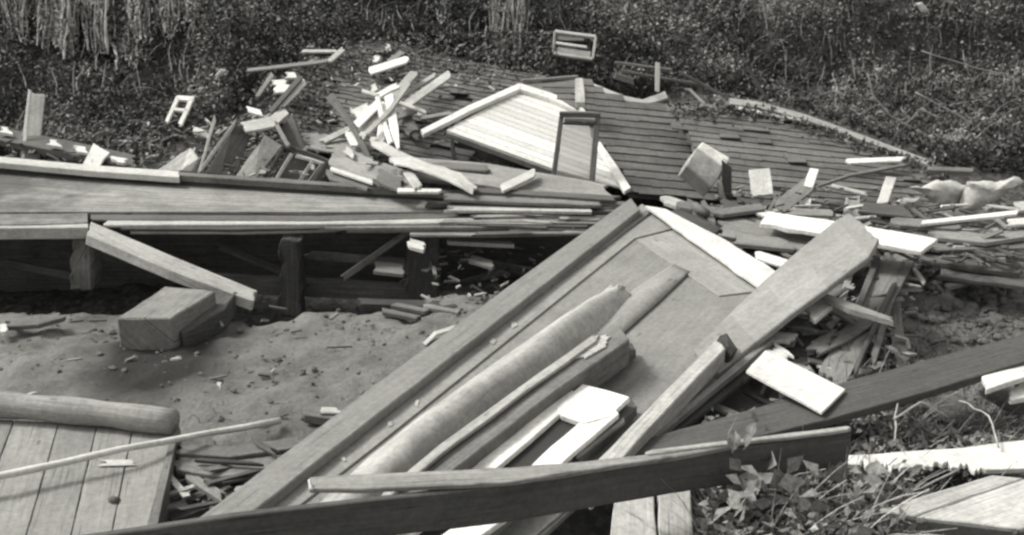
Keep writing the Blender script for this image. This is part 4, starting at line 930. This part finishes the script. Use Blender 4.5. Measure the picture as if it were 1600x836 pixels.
for row in [
    ([(1328, 251), (1410, 248)], 7, 'white', rr(.12), 'thin white lath lying level on the right roof'),
    ([(1275, 290), (1330, 272), (1415, 256)], 4, 'mid', rr(.15), 'long grey stick below the level white lath'),
    ([(1295, 288), (1350, 301)], 5, 'pale', rr(.2), 'short pale stick crossing the long grey stick'),
    ([(1218, 324), (1268, 284)], 24, 'mid', rr(.2), 'dull plank beside the small white upright board'),
    ([(1180, 325), (1200, 330)], 14, 'white2', .45, 'white scrap at the foot of the square pale board'),
    ([(1230, 330), (1300, 332)], 10, 'grey', .47, 'grey board lying behind the crosswise white board'),
    ([(1130, 320), (1180, 338)], 20, 'dark', .42, 'dark board below the chimney block'),
    ([(1345, 322), (1420, 330)], 16, 'dark', .42, 'dark board behind the right of the curved plank')]:
    bd(row[0], row[1], row[2], row[4], surf=row[3])
bd([(1442, 347, .45), (1590, 331, .45)], 6, 'white', 'long thin white batten lying below the torn fleece', 'batten', cat='batten')
bd([(1572, 347, .44), (1640, 342, .44)], 10, 'white2', 'white board end below the batten at right edge')
bd([(1590, 322, .45), (1640, 318, .45)], 14, 'pale', 'pale board end above the batten at right edge')
def lumpy(name, outline, Yp, th, mat, lb, cat, amp=.02, bulge=.06):
    cx = sum(p[0] for p in outline) / len(outline); cy = sum(p[1] for p in outline) / len(outline); V, F = [], []; R = 9; K = 48
    ol = []
    for i in range(len(outline)):
        a, b = outline[i], outline[(i + 1) % len(outline)]
        for j in range(8): t = j / 8; ol.append((a[0] + (b[0] - a[0]) * t, a[1] + (b[1] - a[1]) * t))
    K = len(ol)
    for side in (1, -1):
        for r in range(R + 1):
            f = r / R
            for (x, y) in ol:
                p = DY(Yp)(cx + (x - cx) * f, cy + (y - cy) * f); n3 = noise.fractal(p * 9, 1, 2, 4)
                V.append(p + Vector((0, -1, .3)) * (side * th * math.sqrt(max(0, 1 - f * f))) + Vector((n3, n3, n3)) * amp)
    for s in (0, 1):
        o = s * (R + 1) * K
        for r in range(R):
            for k in range(K): F.append((o + r * K + k, o + r * K + (k + 1) % K, o + (r + 1) * K + (k + 1) % K, o + (r + 1) * K + k))
    me = mesh_from(name, V, F, None, True); return link(name, me, mat, None, lb, cat)
lumpy('fleece', [(1415, 288), (1440, 292), (1462, 281), (1490, 283), (1512, 290), (1500, 310), (1490, 334), (1470, 322), (1448, 308)], 9.05, .08, 'fleece', 'left lump of torn pale fleecy padding on the rubble', 'padding')
lumpy('fleece', [(1512, 282), (1560, 284), (1585, 274), (1600, 284), (1575, 296), (1550, 318), (1520, 330), (1494, 333), (1502, 306)], 8.98, .09, 'fleece', 'right lump of torn pale fleecy padding on the rubble', 'padding')
lumpy('rubble_stone', [(1395, 316), (1412, 308), (1435, 310), (1440, 322), (1425, 336), (1398, 334)], 8.9, .07, 'concrete', 'pale rounded stone left of the torn padding', 'stone')
lumpy('white_scrap', [(337, 117), (345, 107), (354, 110), (350, 117), (338, 125)], 11.9, .02, 'white2', 'white scrap caught in brush upper left of roofs', 'scrap', amp=.005)
lumpy('white_scrap', [(1430, 5), (1440, 3), (1452, 18), (1440, 20)], 12.6, .02, 'white2', 'white scrap caught in brush at the top right', 'scrap', amp=.005)
# long curved twigs in the brush right
for pts, w_, lb in [([(1355, 115), (1365, 150), (1390, 180), (1440, 208)], 2.5, 'long curved pale twig hanging in the right brush'),
                    ([(1430, 145), (1490, 175), (1530, 200)], 2.5, 'pale twig slanting right in the brush'),
                    ([(1440, 80), (1520, 105), (1590, 120)], 2.2, 'uppermost pale twig in the right brush'),
                    ([(1480, 225), (1530, 250), (1560, 270)], 2.2, 'low pale twig in brush above the fleece'),
                    ([(1440, 170), (1470, 188)], 4, 'thick short twig in the middle of the right brush')]:
    stick('twig', [(x, y, DY(11.3 - (y - 80) * .004)) for x, y in pts], w_, 'grey', lb, 'twig')

# ------------------------------------------------------------------ small scraps scattered (uncountable)
def chips(name, boxes, label, mats, zf, sc=1):
    for mt, dens in mats:
        V, F, U = [], [], []
        for (x0, x1, y0, y1, n, z0, z1) in boxes:
            for _ in range(int(n * dens)):
                px, py = random.uniform(x0, x1), random.uniform(y0, y1); sf = zf(px, py, random.uniform(z0, z1)); c = sf
                a = random.uniform(0, math.pi); L = random.uniform(.02, .16) * random.uniform(.4, 1) * sc; wd = random.uniform(.006, .024) * sc
                d = Vector((math.cos(a), math.sin(a), random.uniform(-.35, .35))).normalized(); s = d.cross(Vector((0, 0, 1))).normalized(); u = s.cross(d)
                b = len(V)
                for sx in (-1, 1):
                    for sy in (-1, 1):
                        for sz in (-1, 1): V.append(c + d * (sx * L / 2 * random.uniform(.8, 1.2)) + s * (sy * wd / 2) + u * (sz * .006)); U.append((sx * L + c.x, sy * wd + c.y))
                F += [(b, b + 1, b + 3, b + 2), (b + 4, b + 6, b + 7, b + 5), (b, b + 4, b + 5, b + 1), (b + 2, b + 3, b + 7, b + 6), (b, b + 2, b + 6, b + 4), (b + 1, b + 5, b + 7, b + 3)]
        link(name, mesh_from(name, V, F, U), mt, None, label, 'splinters', None, 'stuff')
chips('wood_splinters', [(210, 640, 180, 280, 260, .0, .3), (0, 260, 215, 262, 70, .1, .3), (1110, 1480, 290, 400, 170, .1, .3), (380, 480, 100, 200, 60, .05, .15)], 'small splinters strewn behind the floor and roofs', [('pale', .3), ('mid', .8), ('dark', .8)], lambda x, y, z: bk(z)(x, y))
chips('roof_splinters', [(480, 780, 70, 230, 90, .03, .06)], 'small pale splinters strewn on the left roof', [('pale', .7), ('white2', .3)], lambda x, y, z: rl(z)(x, y))
chips('earth_chips', [(0, 640, 478, 640, 26, .005, .015), (660, 850, 385, 470, 60, -.3, .1), (1180, 1420, 440, 680, 160, .1, .3), (1440, 1600, 350, 420, 60, .2, .35)], 'small wood chips strewn on the bare earth', [('pale', .25), ('mid', .8), ('dark', .4)], lambda x, y, z: H(z)(x, y))
chips('broken_fragments', [(1190, 1430, 430, 600, 90, .12, .3), (1090, 1590, 320, 410, 120, .25, .42), (380, 640, 210, 280, 16, .3, .5), (690, 900, 330, 370, 6, .2, .3), (270, 420, 690, 800, 40, -.1, .05)], 'bigger splintered fragments jammed between the broken boards', [('grey', .5), ('mid', .5), ('dark', .5), ('pale', .12)], lambda x, y, z: H(z)(x, y), 2.1)
# clods of earth
V, F = [], []
def blob(c, r):
    b = len(V); n0 = 5; n1 = 7
    for i in range(n0):
        th = math.pi * (i + .5) / n0
        for k in range(n1):
            a = 2 * math.pi * k / n1; rr_ = r * random.uniform(.7, 1.2); V.append(c + Vector((math.sin(th) * math.cos(a) * rr_, math.sin(th) * math.sin(a) * rr_, math.cos(th) * rr_ * .6)))
    for i in range(n0 - 1):
        for k in range(n1): F.append((b + i * n1 + k, b + i * n1 + (k + 1) % n1, b + (i + 1) * n1 + (k + 1) % n1, b + (i + 1) * n1 + k))
    F.append(tuple(b + k for k in range(n1)))
for _ in range(1800):
    x = random.uniform(-4, 4); y = 7.65 - abs(random.gauss(0, 1.1))
    blob(G3(x, y), random.choice([.006, .008, .012, .02]) * random.uniform(.6, 1.3))
for _ in range(700):
    x = random.uniform(2.0, 4.4); y = random.uniform(5.8, 8.4); blob(G3(x, y, .03), random.uniform(.01, .045))
me = mesh_from('earth_clods', V, F); a_ = me.attributes.new('litter', 'FLOAT', 'POINT'); a_.data.foreach_set('value', [.12] * len(V))
link('earth_clods', me, 'soil', None, 'clods and crumbs of earth on the bare ground', 'clods', None, 'stuff')

# ------------------------------------------------------------------ weeds at lower right
def weeds(n, regions, hmax, s0, s1, mat, name, label, t0, t1):
    P = []
    for (x0, x1, y0, y1, k, h) in regions:
        m = int(n * k); px = RNG.uniform(x0, x1, m); py = RNG.uniform(y0, y1, m)
        for a, b in zip(px, py):
            q = H(0)(a, b); P.append((q.x, q.y, float(hgt(q.x, q.y)) + random.random() ** 1.3 * h))
    P = np.array(P); m = len(P)
    leaf_cloud(name, P, RNG.uniform(s0, s1, m), mat, np.clip(RNG.beta(1.2, 2.4, m) * (t1 - t0) + t0, 0, 1), label, 'weeds', up=.35, aspect=1.9)
REG = [(1095, 1420, 745, 960, .6, .26), (1095, 1700, 800, 1000, .25, .16), (1300, 1700, 670, 745, .12, .12), (1330, 1560, 755, 800, .30, .26), (1430, 1700, 610, 660, .06, .1), (1130, 1330, 730, 800, .2, .2)]
weeds(11000, REG + [(1090, 1340, 900, 985, .05, .40), (1090, 1400, 880, 985, .34, .34), (1330, 1600, 660, 690, .08, .12)], .3, .02, .075, 'weed', 'ground_weeds', 'tangled low weeds covering the lower right ground', 0, 1)
weeds(800, [(1095, 1420, 770, 960, .6, .3), (1110, 1340, 895, 980, .16, .40), (1110, 1340, 880, 980, .3, .3), (1300, 1380, 850, 930, .18, .33), (1380, 1700, 850, 930, .1, .15), (1300, 1700, 660, 790, .15, .2)], .3, .025, .065, 'leaf_pale', 'dry_leaves', 'larger pale dry leaves among the weeds', .1, .8)
def grass(name, n, regs, L0, L1, label, tone, mat='stalk', w=.005, P0=None):
    V, F, T = [], [], []
    for _ in range(n):
        x0, x1, y0, y1 = random.choice(regs); q = H(0)(random.uniform(x0, x1), random.uniform(y0, y1)); p = G3(q.x, q.y)
        if P0 is not None: p = Vector(P0[random.randrange(len(P0))])
        L = random.uniform(L0, L1); az = random.uniform(0, 6.28); be = random.uniform(.3, 1.7); el = random.uniform(.6, 1.4); b = len(V); ww = w * random.uniform(.6, 1.4)
        tt = tone * random.uniform(.4, 1.1); s = Vector((-math.sin(az), math.cos(az), 0)) * ww; k = 7
        for i in range(k):
            u = i / (k - 1); e = el - be * u; V += [p - s * (1 - u * .8), p + s * (1 - u * .8) + Vector((0, 0, ww * .5))]; T += [tt] * 2
            p = p + Vector((math.cos(az) * math.cos(e), math.sin(az) * math.cos(e), math.sin(e))) * (L / k)
        for i in range(k - 1): F.append((b + 2 * i, b + 2 * i + 1, b + 2 * i + 3, b + 2 * i + 2))
    me = bpy.data.meshes.new(name); me.from_pydata([tuple(v) for v in V], [], F); me.update()
    a = me.attributes.new('tone', 'FLOAT', 'POINT'); a.data.foreach_set('value', np.clip(np.array(T), 0, 1).astype(np.float32))
    link(name, me, mat, None, label, 'grass', None, 'stuff')
leaf_n = 90; qx = RNG.uniform(1100, 1350, leaf_n); qy = RNG.uniform(880, 975, leaf_n)
lp = np.array([list(G3(H(0)(a, b).x, H(0)(a, b).y, random.uniform(.12, .5))) for a, b in zip(qx, qy)])
leaf_cloud('broad_leaves', lp, RNG.uniform(.07, .13, leaf_n), 'leaf_pale', RNG.uniform(0, .6, leaf_n), 'broad curling leaves among the weeds by the near beam', 'leaves', up=.5, aspect=1.35)
grass('dry_grass', 5200, [(1090, 1700, 800, 980), (1130, 1420, 860, 980), (1300, 1650, 660, 780), (1300, 1650, 660, 780)], .15, .52, 'pale dry grass stalks tangled over the weeds', .75, 'leaf_pale', .0045)
grass('tall_stems', 420, [(1110, 1360, 890, 985)], .35, .8, 'tall dry stems rising over the end of near beam', .95, 'leaf_pale', .0045)
bp_, _f = brush_pts(3000, -5, 6, 3.5, .5)
grass('brush_stems', 1500, [(0, 1, 0, 1)], .15, .5, 'fine pale stems tangled through the brush on the bank', .75, 'stalk', .0035, [tuple(v) for v in bp_])
grass('short_grass', 1800, [(1430, 1640, 440, 560), (1380, 1640, 560, 640)], .04, .14, 'short tufts on the bare bank at right', .5)
# individual broad-leaved plants
def broad_leaf(name, base, tip, width, parent, tone=.5, curl=.2):
    ax = (tip - base); L = ax.length; ax.normalize(); s = ax.cross(Vector((0, 0, 1))).normalized(); u = s.cross(ax); V, F, U = [], [], []
    prof = [.06, .55, .9, 1, .85, .55, .2, .02]
    for i, w_ in enumerate(prof):
        t = i / (len(prof) - 1); c = base + ax * (L * t) + u * (math.sin(t * 3.1) * L * curl)
        for k in (-1, -.5, 0, .5, 1): V.append(c + s * (k * w_ * width / 2 * random.uniform(.85, 1.12)) + u * (abs(k) * width * .14 + random.uniform(-.09, .09) * width)); U.append((t, k))
    for i in range(len(prof) - 1):
        for k in range(4): F.append((i * 5 + k, i * 5 + k + 1, (i + 1) * 5 + k + 1, (i + 1) * 5 + k))
    me = bpy.data.meshes.new(name); me.from_pydata([tuple(v) for v in V], [], F); me.update(); me.polygons.foreach_set('use_smooth', [True] * len(me.polygons))
    a = me.attributes.new('tone', 'FLOAT', 'POINT'); a.data.foreach_set('value', [tone * random.uniform(.45, 1.15) for _ in V])
    return link(name, me, 'leaf_pale', parent)
for i, (bx0, by0, zz, leaves, lb) in enumerate([
    (1150, 815, .10, [((1150, 800, .36), (1225, 742, .50), .16, .62), ((1160, 815, .34), (1262, 790, .38), .09, .5)], 'large pale leaf curling up right of the upright boards'),
    (1235, 740, .15, [((1240, 725, .45), (1290, 700, .52), .075, .85), ((1240, 722, .45), (1222, 696, .52), .06, .7), ((1225, 735, .4), (1190, 700, .5), .05, .4)], 'pair of pale upturned leaves above near beam end'),
    (1145, 730, .15, [((1145, 705, .66), (1148, 672, .72), .06, .2), ((1170, 690, .66), (1186, 655, .74), .045, .15), ((1165, 700, .64), (1178, 672, .70), .04, .25)], 'slender weed with small round leaves over near beam'),
    (1330, 790, .1, [((1330, 775, .30), (1290, 765, .34), .05, .5), ((1335, 770, .3), (1372, 752, .35), .06, .6), ((1325, 780, .28), (1340, 810, .30), .05, .35)], 'low weed between the jagged board and wooden box'),
    (1200, 840, .1, [((1200, 830, .3), (1170, 770, .36), .06, .3), ((1210, 835, .3), (1260, 820, .34), .06, .45), ((1190, 838, .3), (1130, 820, .34), .05, .35)], 'leafy weed at the bottom edge beside upright boards')]):
    base = H(zz)(bx0, by0); base = Vector((base.x, base.y, float(hgt(base.x, base.y))))
    pl = thing('weed', base, lb, 'weed')
    for (a, b, wd, tn) in leaves:
        A3, B3 = H(a[2])(a[0], a[1]), H(b[2])(b[0], b[1]); broad_leaf('leaf', A3, B3, wd, pl, tn)
        mid = base.lerp(A3, .5) + Vector((random.uniform(-.03, .03), 0, .03)); tube('stem', lerp_list([base, mid, A3], 3), .004, 'mid', parent=pl, seg=5)
for pts, w_, lb in [([(1360, 830, .2), (1420, 770, .3), (1500, 735, .34)], 4, 'bare pale twig arching over the wooden box corner'),
                    ([(1225, 845, .3), (1300, 790, .36), (1365, 758, .3)], 5, 'long bare twig arching through the weeds'),
                    ([(1398, 690, .35), (1400, 640, .42), (1412, 600, .45)], 3, 'upright dry stalk in front of the long dark plank'),
                    ([(1395, 655, .4), (1440, 628, .5), (1480, 650, .42)], 3, 'hooped dry stalk below the long dark plank'),
                    ([(1560, 700, .35), (1545, 650, .4), (1500, 625, .42)], 3, 'bent dry stalk right of the hooped stalk'),
                    ([(1180, 790, .4), (1150, 840, .3)], 4, 'dark twig under the large pale leaf'),
                    ([(1120, 760, .4), (1135, 700, .5), (1145, 690, .52)], 3, 'thin stalk beside the right upright board')]:
    stick('stalk', pts, w_, 'pale', lb, 'stalk')
